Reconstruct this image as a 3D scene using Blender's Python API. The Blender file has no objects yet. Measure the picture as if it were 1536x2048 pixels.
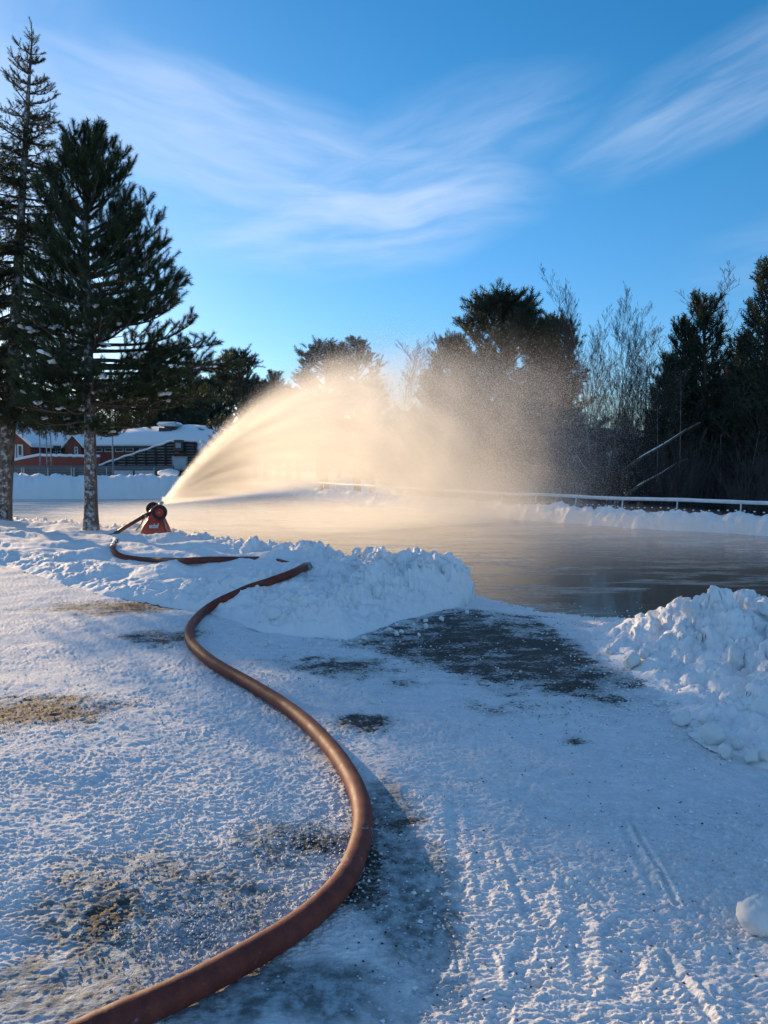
import bpy, math, random
import numpy as np
from mathutils import Vector, Matrix

C = bpy.context.scene.collection
S = bpy.context.scene
PI = math.pi
R = math.radians
random.seed(7)
RNG = np.random.default_rng(11)

# ------------------------------------------------------------------ camera, sky, sun, exposure
CAM_Z = 1.65
PITCH = R(3.5)
FPX = 1536.0
cam = bpy.data.cameras.new('camera')
cam.sensor_fit = 'VERTICAL'; cam.sensor_height = 36; cam.lens = 27
cam.clip_start = 0.05; cam.clip_end = 6000
camo = bpy.data.objects.new('camera', cam); C.objects.link(camo)
camo.location = (0, 0, CAM_Z); camo.rotation_euler = (R(90) - PITCH, 0, 0)
S.camera = camo

SUN_AZ, SUN_EL = R(-36), R(11)       # azimuth measured from +Y towards +X
sd = Vector((math.sin(SUN_AZ) * math.cos(SUN_EL), math.cos(SUN_AZ) * math.cos(SUN_EL), math.sin(SUN_EL)))
sl = bpy.data.lights.new('sun', 'SUN'); sl.energy = 3.9; sl.angle = R(0.5); sl.color = (1.0, 0.71, 0.41)
so = bpy.data.objects.new('sun', sl); C.objects.link(so)
so.rotation_euler = sd.to_track_quat('Z', 'Y').to_euler()

S.view_settings.view_transform = 'Standard'; S.view_settings.look = 'None'
S.view_settings.exposure = 0.54; S.view_settings.gamma = 1
S.cycles.max_bounces = 8; S.cycles.diffuse_bounces = 3; S.cycles.glossy_bounces = 3
S.cycles.transparent_max_bounces = 24; S.cycles.volume_bounces = 3
S.cycles.volume_step_rate = 1.0; S.cycles.volume_max_steps = 128
S.cycles.use_denoising = True


class NT:
    """small helper to write node trees as expressions"""
    def __init__(s, tree): s.t = tree
    def n(s, typ, **kw):
        nd = s.t.nodes.new(typ)
        for k, v in kw.items(): setattr(nd, k, v)
        return nd
    def put(s, sock, v):
        if hasattr(v, 'is_linked') or isinstance(v, bpy.types.NodeSocket): s.t.links.new(v, sock)
        elif isinstance(v, (tuple, list)) and len(v) == 3 and sock.type == 'RGBA': sock.default_value = (*v, 1)
        else: sock.default_value = v
    def m(s, op, a, b=None, c=None, clamp=False):
        nd = s.n('ShaderNodeMath', operation=op); nd.use_clamp = clamp
        for i, v in enumerate((a, b, c)):
            if v is not None: s.put(nd.inputs[i], v)
        return nd.outputs[0]
    def add(s, a, b): return s.m('ADD', a, b)
    def sub(s, a, b): return s.m('SUBTRACT', a, b)
    def mul(s, a, b): return s.m('MULTIPLY', a, b)
    def div(s, a, b): return s.m('DIVIDE', a, b)
    def ss(s, x, lo, hi, tlo=0.0, thi=1.0):       # smoothstep
        nd = s.n('ShaderNodeMapRange', interpolation_type='SMOOTHSTEP')
        s.put(nd.inputs[0], x); s.put(nd.inputs[1], lo); s.put(nd.inputs[2], hi); s.put(nd.inputs[3], tlo); s.put(nd.inputs[4], thi)
        return nd.outputs[0]
    def lin(s, x, lo, hi, tlo=0.0, thi=1.0):
        nd = s.n('ShaderNodeMapRange')
        s.put(nd.inputs[0], x); s.put(nd.inputs[1], lo); s.put(nd.inputs[2], hi); s.put(nd.inputs[3], tlo); s.put(nd.inputs[4], thi)
        return nd.outputs[0]
    def mix(s, f, a, b):
        nd = s.n('ShaderNodeMix', data_type='RGBA')
        s.put(nd.inputs[0], f); s.put(nd.inputs[6], a); s.put(nd.inputs[7], b)
        return nd.outputs[2]
    def noise(s, vec, scale, detail=4, rough=0.5, dist=0.0):
        nd = s.n('ShaderNodeTexNoise')
        if vec is not None: s.put(nd.inputs['Vector'], vec)
        nd.inputs['Scale'].default_value = scale; nd.inputs['Detail'].default_value = detail
        nd.inputs['Roughness'].default_value = rough; nd.inputs['Distortion'].default_value = dist
        return nd.outputs[0]
    def vor(s, vec, scale, feature='F1'):
        nd = s.n('ShaderNodeTexVoronoi', feature=feature)
        if vec is not None: s.put(nd.inputs['Vector'], vec)
        nd.inputs['Scale'].default_value = scale
        return nd
    def xyz(s, v):
        nd = s.n('ShaderNodeSeparateXYZ'); s.put(nd.inputs[0], v); return nd.outputs
    def vec(s, x, y, z):
        nd = s.n('ShaderNodeCombineXYZ')
        for i, v in enumerate((x, y, z)): s.put(nd.inputs[i], v)
        return nd.outputs[0]
    def vscale(s, v, k):
        nd = s.n('ShaderNodeVectorMath', operation='MULTIPLY'); s.put(nd.inputs[0], v); nd.inputs[1].default_value = k
        return nd.outputs[0]
    def obj(s): return s.n('ShaderNodeTexCoord').outputs['Object']
    def attr(s, name): return s.n('ShaderNodeAttribute', attribute_name=name).outputs['Fac']
    def bump(s, h, strength=0.3, dist=0.01, normal=None):
        nd = s.n('ShaderNodeBump'); nd.inputs['Strength'].default_value = strength; nd.inputs['Distance'].default_value = dist
        s.put(nd.inputs['Height'], h)
        if normal is not None: s.put(nd.inputs['Normal'], normal)
        return nd.outputs[0]


# world: Nishita sky with procedural cirrus
w = bpy.data.worlds.new('World'); S.world = w; w.use_nodes = True
wt = w.node_tree; wt.nodes.clear(); q = NT(wt)
sky = q.n('ShaderNodeTexSky', sky_type='NISHITA'); sky.sun_disc = False
sky.sun_elevation = SUN_EL; sky.sun_rotation = SUN_AZ
sky.altitude = 0; sky.air_density = 1.0; sky.dust_density = 0.25; sky.ozone_density = 3.0
hs = q.n('ShaderNodeHueSaturation'); hs.inputs['Saturation'].default_value = 1.3; hs.inputs['Value'].default_value = 1.0
q.put(hs.inputs['Color'], sky.outputs[0])
dx, dy, dz = q.xyz(q.n('ShaderNodeTexCoord').outputs['Generated'])[:3]
az = q.mul(q.m('ARCTAN2', dx, dy), 180 / PI)
el = q.mul(q.m('ARCSINE', dz), 180 / PI)
def band(ca, ce, la, lb, tilt, scale=1.0, seed=0.0):
    a = q.sub(az, ca); e = q.sub(el, ce); c, s_ = math.cos(R(tilt)), math.sin(R(tilt))
    u = q.div(q.add(q.mul(a, c), q.mul(e, s_)), la); v = q.div(q.sub(q.mul(e, c), q.mul(a, s_)), lb)
    wob = q.mul(q.sub(q.noise(q.vec(q.mul(u, 1.0), q.mul(v, .6), seed), 1.1, 2), .5), 0.75)
    v = q.add(v, wob)
    r2 = q.add(q.mul(u, u), q.mul(v, v))
    core = q.ss(r2, 1.25, 0.0)
    st = q.add(q.mul(q.noise(q.vec(q.mul(u, 1.2), q.mul(v, 1.9), seed + 3), 1.2, 7, .52), .86), q.mul(q.noise(q.vec(q.mul(u, 2.2), q.mul(v, 7), seed + 8), 1.0, 4, .5), .14))
    return q.mul(q.mul(core, q.ss(st, .20, .78)), scale)
cl = None
for args in ((-12, 22.0, 18, 4.6, -12, .62, 0.), (-2, 17.8, 14.5, 4.4, 4, .8, 4.), (1.5, 20.5, 15, 4.2, 18, .42, 21.), (24, 23.5, 13, 3.2, 18, .42, 9.),
             (8, 33, 20, 2.0, 4, .14, 14.), (-28, 24, 10, 12, 10, .42, 18.), (30, 14, 10, 3, 8, .15, 31.)):
    b = band(*args); cl = b if cl is None else q.m('MAXIMUM', cl, b)
hz = q.n('ShaderNodeMix', data_type='RGBA', blend_type='MULTIPLY'); q.put(hz.inputs[0], q.ss(el, 24, 2)); q.put(hz.inputs[6], hs.outputs[0]); q.put(hz.inputs[7], (.66, .77, .97))
fill_veil = q.m('MAXIMUM', q.ss(el, 44, 68), q.mul(q.ss(q.m('ABSOLUTE', az), 62, 110), q.ss(el, 2, 20)))     # unseen thin cirrus overhead and behind, added to brighten the shaded snow
fill_veil = q.mul(fill_veil, q.ss(q.noise(q.vec(dx, dy, q.mul(dz, 2)), 2.2, 6, .55), .25, .65, .45, .95))
cl = q.m('MAXIMUM', cl, q.mul(fill_veil, .26))
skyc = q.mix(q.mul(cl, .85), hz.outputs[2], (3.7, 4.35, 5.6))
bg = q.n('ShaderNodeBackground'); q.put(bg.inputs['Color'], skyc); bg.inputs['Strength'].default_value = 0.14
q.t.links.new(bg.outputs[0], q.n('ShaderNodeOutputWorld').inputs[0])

# ------------------------------------------------------------------ numpy helpers
def _hash(ix, iy, seed):
    h = (ix.astype(np.int64) * 374761393 + iy.astype(np.int64) * 668265263 + seed * 1442695041) & 0xFFFFFFFF
    h = ((h ^ (h >> 13)) * 1274126177) & 0xFFFFFFFF
    return ((h ^ (h >> 16)) & 0xFFFFFF) / float(0xFFFFFF)
def perlin(x, y, seed=0):
    ix = np.floor(x); iy = np.floor(y); fx = x - ix; fy = y - iy
    u = fx * fx * fx * (fx * (fx * 6 - 15) + 10); v = fy * fy * fy * (fy * (fy * 6 - 15) + 10)
    def g(i, j):
        a = _hash(ix + i, iy + j, seed) * 2 * PI
        return np.cos(a) * (fx - i) + np.sin(a) * (fy - j)
    a = g(0, 0) * (1 - u) + g(1, 0) * u; b = g(0, 1) * (1 - u) + g(1, 1) * u
    return (a * (1 - v) + b * v) * 1.4
def fbm(x, y, sc, octv=4, seed=0, gain=.5):
    t = 0; amp = 1
    for o in range(octv):
        t = t + amp * perlin(x * sc + 17.3 * o, y * sc - 9.1 * o, seed + o); sc *= 2.03; amp *= gain
    return t
def domes(x, y, cell, seed, prob=1.0, flat=1.0):
    """rounded lumps: max of hemispherical domes over jittered cells, 0..1 times cell"""
    X = x / cell; Y = y / cell; ix = np.floor(X); iy = np.floor(Y); out = np.zeros_like(x)
    for i in (-1, 0, 1):
        for j in (-1, 0, 1):
            cx = ix + i; cy = iy + j
            px = cx + .15 + .7 * _hash(cx, cy, seed); py = cy + .15 + .7 * _hash(cx, cy, seed + 1)
            r = .42 + .5 * _hash(cx, cy, seed + 2) ** 1.5
            on = _hash(cx, cy, seed + 3) < prob
            an = _hash(cx, cy, seed + 4) * PI; st = .65 + .35 * _hash(cx, cy, seed + 5)
            ddx = X - px; ddy = Y - py
            a = ddx * np.cos(an) + ddy * np.sin(an); b = (-ddx * np.sin(an) + ddy * np.cos(an)) / st
            d2 = (a * a + b * b) / (r * r)
            out = np.maximum(out, np.where(on, r * np.sqrt(np.clip(1 - d2, 0, 1)), 0))
    return out * cell * flat
def sstep(x, a, b):
    t = np.clip((x - a) / (b - a), 0, 1); return t * t * (3 - 2 * t)
def seg_dist(x, y, pts, closed=False):
    P = list(pts) + ([pts[0]] if closed else []); d = np.full(np.shape(x), 1e9)
    for (x0, y0), (x1, y1) in zip(P[:-1], P[1:]):
        ex, ey = x1 - x0, y1 - y0; L = ex * ex + ey * ey
        t = np.clip(((x - x0) * ex + (y - y0) * ey) / L, 0, 1)
        d = np.minimum(d, np.hypot(x - x0 - t * ex, y - y0 - t * ey))
    return d
def sdf_in(x, y, poly):      # positive inside
    d = seg_dist(x, y, poly, True); ins = np.zeros(np.shape(x), bool)
    P = list(poly) + [poly[0]]
    for (x0, y0), (x1, y1) in zip(P[:-1], P[1:]):
        if y0 == y1: continue
        c = ((y0 > y) != (y1 > y)) & (x < (x1 - x0) * (y - y0) / (y1 - y0) + x0)
        ins ^= c
    return np.where(ins, d, -d)

def mesh_np(name, V, F, smooth=True, attrs=None):
    """V (n,3), F (m,k) array or list of arrays of different k"""
    Fs = F if isinstance(F, list) else [F]
    Fs = [np.asarray(f, np.int32) for f in Fs if len(f)]
    me = bpy.data.meshes.new(name)
    me.vertices.add(len(V)); me.vertices.foreach_set('co', np.asarray(V, np.float32).ravel())
    nl = sum(f.size for f in Fs); nf = sum(len(f) for f in Fs)
    me.loops.add(nl); me.polygons.add(nf)
    me.loops.foreach_set('vertex_index', np.concatenate([f.ravel() for f in Fs]))
    st = []; o = 0
    for f in Fs:
        k = f.shape[1]; st.append(o + np.arange(len(f), dtype=np.int32) * k); o += f.size
    me.polygons.foreach_set('loop_start', np.concatenate(st).astype(np.int32))
    me.update(calc_edges=True)
    me.polygons.foreach_set('use_smooth', np.full(nf, smooth, bool))
    for k, v in (attrs or {}).items():
        a = me.attributes.new(k, 'FLOAT', 'POINT'); a.data.foreach_set('value', np.asarray(v, np.float32))
    return me

def link(name, me, mat=None, parent=None, label=None, cat=None, group=None, kind=None, loc=None):
    o = bpy.data.objects.new(name, me); C.objects.link(o)
    if mat is not None: me.materials.append(mat)
    if parent is not None: o.parent = parent
    if loc is not None: o.location = loc
    return tag(o, label, cat, group, kind)
def tag(o, label=None, cat=None, group=None, kind=None):
    if label: o['label'] = label
    if cat: o['category'] = cat
    if group: o['group'] = group
    if kind: o['kind'] = kind
    return o
def empty(name, loc, label, cat, group=None, rz=0, scale=1):
    o = bpy.data.objects.new(name, None); C.objects.link(o); o.location = loc; o.rotation_euler = (0, 0, rz)
    o.scale = (scale,) * 3 if not isinstance(scale, tuple) else scale
    o.empty_display_size = .2
    return tag(o, label, cat, group)
def copy_tree(o, parent=None):
    c = o.copy(); C.objects.link(c); c.parent = parent
    for ch in list(o.children): copy_tree(ch, c)
    return c

class MB:
    """collects boxes, tubes and lathes into ONE mesh"""
    def __init__(s): s.V = []; s.Q = []; s.T = []; s.n = 0
    def add(s, V, Q=None, T=None):
        V = np.asarray(V, float)
        if Q is not None and len(Q): s.Q.append(np.asarray(Q) + s.n)
        if T is not None and len(T): s.T.append(np.asarray(T) + s.n)
        s.V.append(V); s.n += len(V)
    def box(s, x0, x1, y0, y1, z0, z1, bev=0.0):
        b = min(bev, (x1 - x0) * .45, (y1 - y0) * .45, (z1 - z0) * .45)
        if b <= 0:
            V = [(x, y, z) for z in (z0, z1) for y in (y0, y1) for x in (x0, x1)]
            s.add(V, [(0, 2, 3, 1), (4, 5, 7, 6), (0, 1, 5, 4), (2, 6, 7, 3), (0, 4, 6, 2), (1, 3, 7, 5)]); return
        V = []; idx = {}
        for i, x in enumerate((x0, x1)):
            for j, y in enumerate((y0, y1)):
                for k, z in enumerate((z0, z1)):
                    sx, sy, sz = (1, -1)[i], (1, -1)[j], (1, -1)[k]
                    idx[(i, j, k, 'x')] = len(V); V.append((x, y + sy * b, z + sz * b))
                    idx[(i, j, k, 'y')] = len(V); V.append((x + sx * b, y, z + sz * b))
                    idx[(i, j, k, 'z')] = len(V); V.append((x + sx * b, y + sy * b, z))
        Q = []; T = []
        for i in (0, 1):
            f = [idx[(i, j, k, 'x')] for j, k in ((0, 0), (1, 0), (1, 1), (0, 1))]; Q.append(f)
            f = [idx[(j, i, k, 'y')] for j, k in ((0, 0), (0, 1), (1, 1), (1, 0))]; Q.append(f)
            f = [idx[(j, k, i, 'z')] for j, k in ((0, 0), (1, 0), (1, 1), (0, 1))]; Q.append(f)
        for a in (0, 1):
            for c in (0, 1):
                Q.append([idx[(0, a, c, 'y')], idx[(1, a, c, 'y')], idx[(1, a, c, 'z')], idx[(0, a, c, 'z')]])
                Q.append([idx[(a, 0, c, 'x')], idx[(a, 1, c, 'x')], idx[(a, 1, c, 'z')], idx[(a, 0, c, 'z')]])
                Q.append([idx[(a, c, 0, 'x')], idx[(a, c, 1, 'x')], idx[(a, c, 1, 'y')], idx[(a, c, 0, 'y')]])
        for i in (0, 1):
            for j in (0, 1):
                for k in (0, 1): T.append([idx[(i, j, k, c)] for c in 'xyz'])
        s.add(V, Q, T)
    def tube(s, pts, rad, k=8, cap=True, flat=1.0):
        P = np.asarray(pts, float); n = len(P); rad = np.broadcast_to(np.asarray(rad, float), (n,))
        T = np.gradient(P, axis=0); T /= np.linalg.norm(T, axis=1)[:, None] + 1e-12
        up = np.array([0, 0, 1.]) if abs(T[0, 2]) < .9 else np.array([1., 0, 0])
        A = np.cross(T, up); A /= np.linalg.norm(A, axis=1)[:, None] + 1e-12; B = np.cross(A, T)
        an = np.arange(k) * 2 * PI / k
        V = P[:, None] + rad[:, None, None] * (np.cos(an)[None, :, None] * A[:, None] + flat * np.sin(an)[None, :, None] * B[:, None])
        i = np.arange(n - 1)[:, None] * k; j = np.arange(k)[None]; j2 = (j + 1) % k
        Q = np.stack([i + j, i + j2, i + k + j2, i + k + j], -1).reshape(-1, 4)
        V = V.reshape(-1, 3); T_ = []
        if cap:
            V = np.vstack([V, P[:1], P[-1:]]); a = n * k
            T_ = [(a, (q + 1) % k, q) for q in range(k)] + [(a + 1, (n - 1) * k + q, (n - 1) * k + (q + 1) % k) for q in range(k)]
        s.add(V, Q, T_)
    def bar(s, a, b, r, k=6): s.tube([a, b], r, k)
    def beam(s, a, b, wd, ht):       # rectangular bar from a to b
        a = np.array(a, float); b = np.array(b, float); t = b - a; t /= np.linalg.norm(t)
        sd_ = np.cross(t, [0, 0, 1.]) if abs(t[2]) < .95 else np.array([1., 0, 0]); sd_ /= np.linalg.norm(sd_); up = np.cross(sd_, t)
        V = [p + i * sd_ * wd / 2 + j * up * ht / 2 for p in (a, b) for i, j in ((-1, -1), (1, -1), (1, 1), (-1, 1))]
        s.add(V, [(0, 1, 2, 3), (7, 6, 5, 4), (0, 4, 5, 1), (1, 5, 6, 2), (2, 6, 7, 3), (3, 7, 4, 0)])
    def prism(s, poly, d, axis='y'):  # poly of (x,z) extruded along y from d[0] to d[1]
        n = len(poly); V = [(x, y, z) for y in d for x, z in poly]
        Q = [(i, (i + 1) % n, n + (i + 1) % n, n + i) for i in range(n)]
        T = [(0, i + 1, i) for i in range(1, n - 1)] + [(n, n + i, n + i + 1) for i in range(1, n - 1)]
        s.add(V, Q, T)
    def lathe(s, prof, c, ax, k=32):  # prof list of (along, radius)
        ax = np.array(ax, float); ax /= np.linalg.norm(ax); u = np.cross(ax, [0, 0, 1.])
        if np.linalg.norm(u) < .1: u = np.array([1., 0, 0])
        u /= np.linalg.norm(u); v = np.cross(ax, u); an = np.arange(k) * 2 * PI / k
        V = np.array([np.array(c) + a * ax + r * (math.cos(t) * u + math.sin(t) * v) for a, r in prof for t in an])
        Q = [(i * k + j, i * k + (j + 1) % k, (i + 1) * k + (j + 1) % k, (i + 1) * k + j) for i in range(len(prof) - 1) for j in range(k)]
        s.add(V, Q)
    def blob(s, c, r, seed=0, sub=(10, 8), rough=.25):
        a, b = sub; V = []
        rr = random.Random(seed)
        ph = [rr.uniform(0, 6.28) for _ in range(6)]
        for i in range(b + 1):
            th = PI * i / b
            for j in range(a):
                f = 2 * PI * j / a
                k = 1 + rough * (.5 * math.sin(2 * f + ph[0] + 2 * th) + .35 * math.sin(3 * f + ph[1]) * math.sin(th) + .3 * math.sin(4 * th + ph[2]) + .25 * math.sin(5 * f + 3 * th + ph[3]))
                V.append((c[0] + r[0] * k * math.sin(th) * math.cos(f), c[1] + r[1] * k * math.sin(th) * math.sin(f), c[2] + r[2] * k * math.cos(th)))
        Q = [(i * a + j, (i + 1) * a + j, (i + 1) * a + (j + 1) % a, i * a + (j + 1) % a) for i in range(b) for j in range(a)]
        s.add(V, Q)
    def mesh(s, name, smooth=True):
        F = []
        if s.Q: F.append(np.concatenate(s.Q))
        if s.T: F.append(np.concatenate(s.T))
        return mesh_np(name, np.concatenate(s.V), F, smooth)
    def build(s, name, mat, parent=None, smooth=False, **kw):
        return link(name, s.mesh(name, smooth), mat, parent, **kw)

# ------------------------------------------------------------------ terrain
RINK = [(-60, 34), (-20, 26), (-11, 22.7), (-6.5, 19.4), (-4.3, 17.6), (-2, 14.0), (-.3, 12.0), (1.25, 10.5), (1.75, 9.7), (2.5, 9.0), (3.7, 8.75),
        (5, 8.4), (8, 7.5), (14, 7), (24, 9), (17, 15.8), (10, 20), (7.5, 22.2), (4.7, 25.8), (1.6, 31), (-1, 37), (-5, 45), (-12, 41.5), (-60, 41)]
FAR_R = [(24, 9.2), (17, 16), (10.1, 20.2), (7.6, 22.4), (4.8, 26), (1.7, 31.2), (-.9, 37.2), (-4.9, 45.2), (-6.5, 47.5)]
FAR_L = [(-5.5, 46), (-12, 42.8), (-60, 42.3)]
BANK = [(-20, 16), (-10, 13.6), (-6.3, 12.6), (-3.6, 9.7), (-2, 8.5), (-1.2, 7.5), (-.35, 7.15), (.1, 7.9), (.85, 9.0), (1.2, 9.9), (1.05, 10.7),
        (-.3, 12.2), (-2, 14.2), (-4.3, 17.8), (-6.5, 19.6), (-11, 23), (-20, 26.3)]
PILE = [(2.0, 7.6), (1.85, 6.6), (1.95, 5.6), (1.9, 4.9), (1.85, 4.4), (2.05, 4.1), (4, 3.4), (7, 3.6), (9, 6), (7, 7.9), (4.2, 8.6), (3.2, 8.5), (2.6, 8.0)]
CUR = np.array([-.35, -.93])
def g_base(x, y):
    """broad ground level"""
    z = .018 * fbm(x, y, .7, 2, 3)
    d = sdf_in(x, y, RINK)
    z = z - .16 * sstep(d, -1.6, .15) - .35 * sstep(d, .05, .5)
    r = seg_dist(x, y, FAR_R); out = (d < 0) & (x + .55 * y > 9) & (y > 12)
    z = z - np.where(out, 1.9 * sstep(r, 1.5, 6) * sstep(x, -5.0, -1.5), 0)
    rr = np.hypot(x, y)
    far = sstep(rr, 230, 520)
    hill = 20 * np.exp(-(((x - 130) / 260) ** 2)) + 6 + 4 * np.sin(x * .011 + 1) + 2 * np.sin(x * .031)
    z = z + np.where(y > 0, far * hill, far * 6)
    return z
def bank_h(x, y):
    d = sdf_in(x, y, BANK)
    x_ = x + .07 * fbm(x, y, 3, 2, 71); y_ = y + .07 * fbm(x, y, 3, 2, 75)
    H = np.interp(x, [-14, -7, -4.2, -2.4, -.8, .3, 1.3], [.16, .19, .22, .27, .36, .40, .38])
    dr = seg_dist(x, y, RINK)
    toe = sstep(x, -4.5, -1.5)
    w_ = 1.3 - .5 * toe - .42 * sstep(x, .0, .9)
    base = H * (.86 + .30 * fbm(x, y, .8, 2, 44)) * np.clip(d / w_, 0, 1) ** .8 * (d > 0)
    # ridge of chunks thrown up beside the ice, smoother drifts behind it
    rid = np.exp(-((dr - .55) / .42) ** 2) * (d > 0)
    base = base + rid * np.interp(x, [-7, -4, -1, .9], [.05, .06, .10, .14])
    lum = np.clip(.0 + 1.0 * rid + .85 * sstep(x, -1.9, -.3) * sstep(d, .1, .6) + .35 * fbm(x, y, .8, 2, 40) + .45 * (1 - sstep(d, .5, 1.0)), .08, 1.1) * sstep(d, -.05, .12)
    L = domes(x_, y_, .30, 101, .6, .38) + .55 * domes(x_, y_, .15, 111, .75) + .65 * domes(x_ * 1.1, y_, .075, 121, .8) + .5 * domes(x_, y_, .035, 125, .7) + .05 * fbm(x, y, 3.5, 4, 131)
    drift = (1 - np.clip(lum, 0, 1)) * (.05 * np.sin((x * .35 + y * 1.1) * 4.2 + 2.2 * fbm(x, y, .8, 2, 51)) + .03 * fbm(x, y, 2.2, 3, 55)) * sstep(d, .1, .8)
    return np.where(d > -.05, base + L * lum * 1.05 + drift, -.2)
def pile_h(x, y):
    d = sdf_in(x, y, PILE)
    x_ = x + .06 * fbm(x, y, 3.5, 2, 171); y_ = y + .06 * fbm(x, y, 3.5, 2, 175)
    base = .20 * np.clip(d / 1.9, 0, 1) ** 1.15 + .10 * fbm(x, y, .9, 2, 63) * sstep(d, 0, .7)
    # spur that catches the sun, and a shaded hollow behind it
    base = base + .12 * np.exp(-((x - 2.95) / .4) ** 2 - ((y - 6.75) / .7) ** 2) + .10 * np.exp(-((x - 3.5) / .5) ** 2 - ((y - 7.3) / .5) ** 2)
    L = domes(x_, y_, .34, 201, .5, .42) + .55 * domes(x_, y_, .17, 211, .75) + .6 * domes(x_, y_, .08, 221, .85) + .5 * domes(x_, y_, .038, 225, .7) + .05 * fbm(x, y, 3.5, 4, 231)
    return np.where(d > -.05, base * (d > 0) + L * (.7 + .5 * sstep(d, .2, 1.0)) * sstep(d, -.05, .3), -.2)

def far_bank(x, y, line, H, wd, seed):
    d = seg_dist(x, y, line)
    p = np.clip(1 - (d / wd) ** 2, 0, 1)
    xw = x + .1 * fbm(x, y, 2, 2, seed + 31); yw = y + .1 * fbm(x, y, 2, 2, seed + 33)
    L = domes(xw, yw, .5, seed, .6, .3) + .5 * domes(xw, yw, .24, seed + 7, .7) + .5 * domes(xw, yw, .12, seed + 9, .7) + .08 * fbm(x, y, 1.4, 3, seed + 25)
    return np.where(p > 0, H * p + L * np.minimum(1, p * 3) * .95 + .06 * fbm(x, y, .5, 3, seed + 20), -.3)

# marks in the packed snow: (x, y, angle, length, width, depth)
def ray(px, py):
    a = (px - 768) / FPX; b = -(py - 1024) / FPX; c, s_ = math.cos(PITCH), math.sin(PITCH)
    return np.array([a, c + b * s_, b * c - s_])
def at(px, py, z=0.0):
    r = ray(px, py); t = (z - CAM_Z) / r[2]; return np.array([r[0] * t, r[1] * t, z])
def at_d(px, py, Y):
    r = ray(px, py); t = Y / r[1]; return np.array([r[0] * t, Y, CAM_Z + r[2] * t])
GROOVES = [((1265, 1640), (1355, 1812), .020, .012), ((1250, 1650), (1300, 1770), .03, .006), ((1000, 1690), (1060, 1840), .03, .006), ((905, 1600), (930, 1900), .05, .006),
           ((1150, 1780), (1175, 1960), .06, .007), ((1040, 1950), (1180, 1985), .02, .006), ((500, 1340), (640, 1372), .03, .006), ((1330, 1900), (1420, 2040), .03, .008), ((1060, 1560), (1000, 1660), .04, .004)]
GR = [(at(*a), at(*b), wd, dp) for a, b, wd, dp in GROOVES]
PR = random.Random(5)
PRINTS = []
for _ in range(70):
    px, py = PR.uniform(780, 1536), PR.uniform(1650, 2048)
    p = at(px, py); PRINTS.append((p[0], p[1], PR.uniform(-.9, .9), PR.uniform(.08, .15), PR.uniform(.035, .05), PR.uniform(.004, .012)))
for _ in range(70):
    p = at(PR.uniform(-50, 1100), PR.uniform(1330, 1800)); PRINTS.append((p[0], p[1], PR.uniform(-1.5, 1.5), PR.uniform(.08, .15), PR.uniform(.035, .05), PR.uniform(.004, .010)))
def wet_mask(x, y):
    """icy grey and muddy patches with a shape of their own: (dirt, ice)"""
    n = .35 * fbm(x, y, 1.5, 4, 81, .6); n2 = .5 * fbm(x, y, 5, 3, 91, .6)
    def E(px, py, rx, ry, ang=0):
        p = at(px, py); e1 = at(px + rx, py); e2 = at(px, py + ry if py + ry < 2300 else py)
        a = abs(e1[0] - p[0]); b = abs(e2[1] - p[1]) + 1e-3
        u = (x - p[0]) / a; v = (y - p[1]) / b
        c, s_ = math.cos(ang), math.sin(ang); u, v = u * c + v * s_, -u * s_ + v * c
        return 1 - np.sqrt(u * u + v * v)
    dirt = np.maximum.reduce([E(930, 1270, 250, 95, .1) + .1, E(1040, 1305, 270, 105, -.5) + .1 , E(1120, 1365, 120, 60, -.5) - .05, E(60, 1425, 190, 55), E(230, 1215, 230, 25, -.2) - .15,
                              E(700, 1330, 230, 45, -.4) - .25, E(720, 1450, 90, 30) - .1, E(1150, 1480, 60, 30) - .35, E(340, 1275, 190, 30) - .35, E(215, 1830, 60, 70) - .1, E(740, 1720, 30, 90, 0) - .05,
                              E(700, 1790, 90, 40, .6) - .1, E(640, 1690, 90, 45) - .2, E(820, 1640, 90, 60) - .45, E(1050, 1225, 130, 16) - .1, E(1350, 1236, 120, 10) + .1])
    ice = np.maximum.reduce([E(330, 1800, 330, 190), E(830, 1800, 140, 260, 0), E(770, 1640, 90, 120), E(600, 1980, 360, 110), E(560, 1700, 170, 90) - .1, E(150, 1950, 260, 160) - .2])
    sheet = sstep(x, .9, 2.2) * sstep(y, 7.3, 8.2)
    dirt = dirt - 1.2 * sstep(x, 1.55, 2.1) * sstep(y, 5.9, 6.5) * (y < 8.7)
    return np.clip(sstep(dirt + n * .9 + n2 * .35, -.45, 1.0), 0, 1), np.clip(sstep(ice + n * .8 + n2 * .3, .0, .5), 0, 1)
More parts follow.
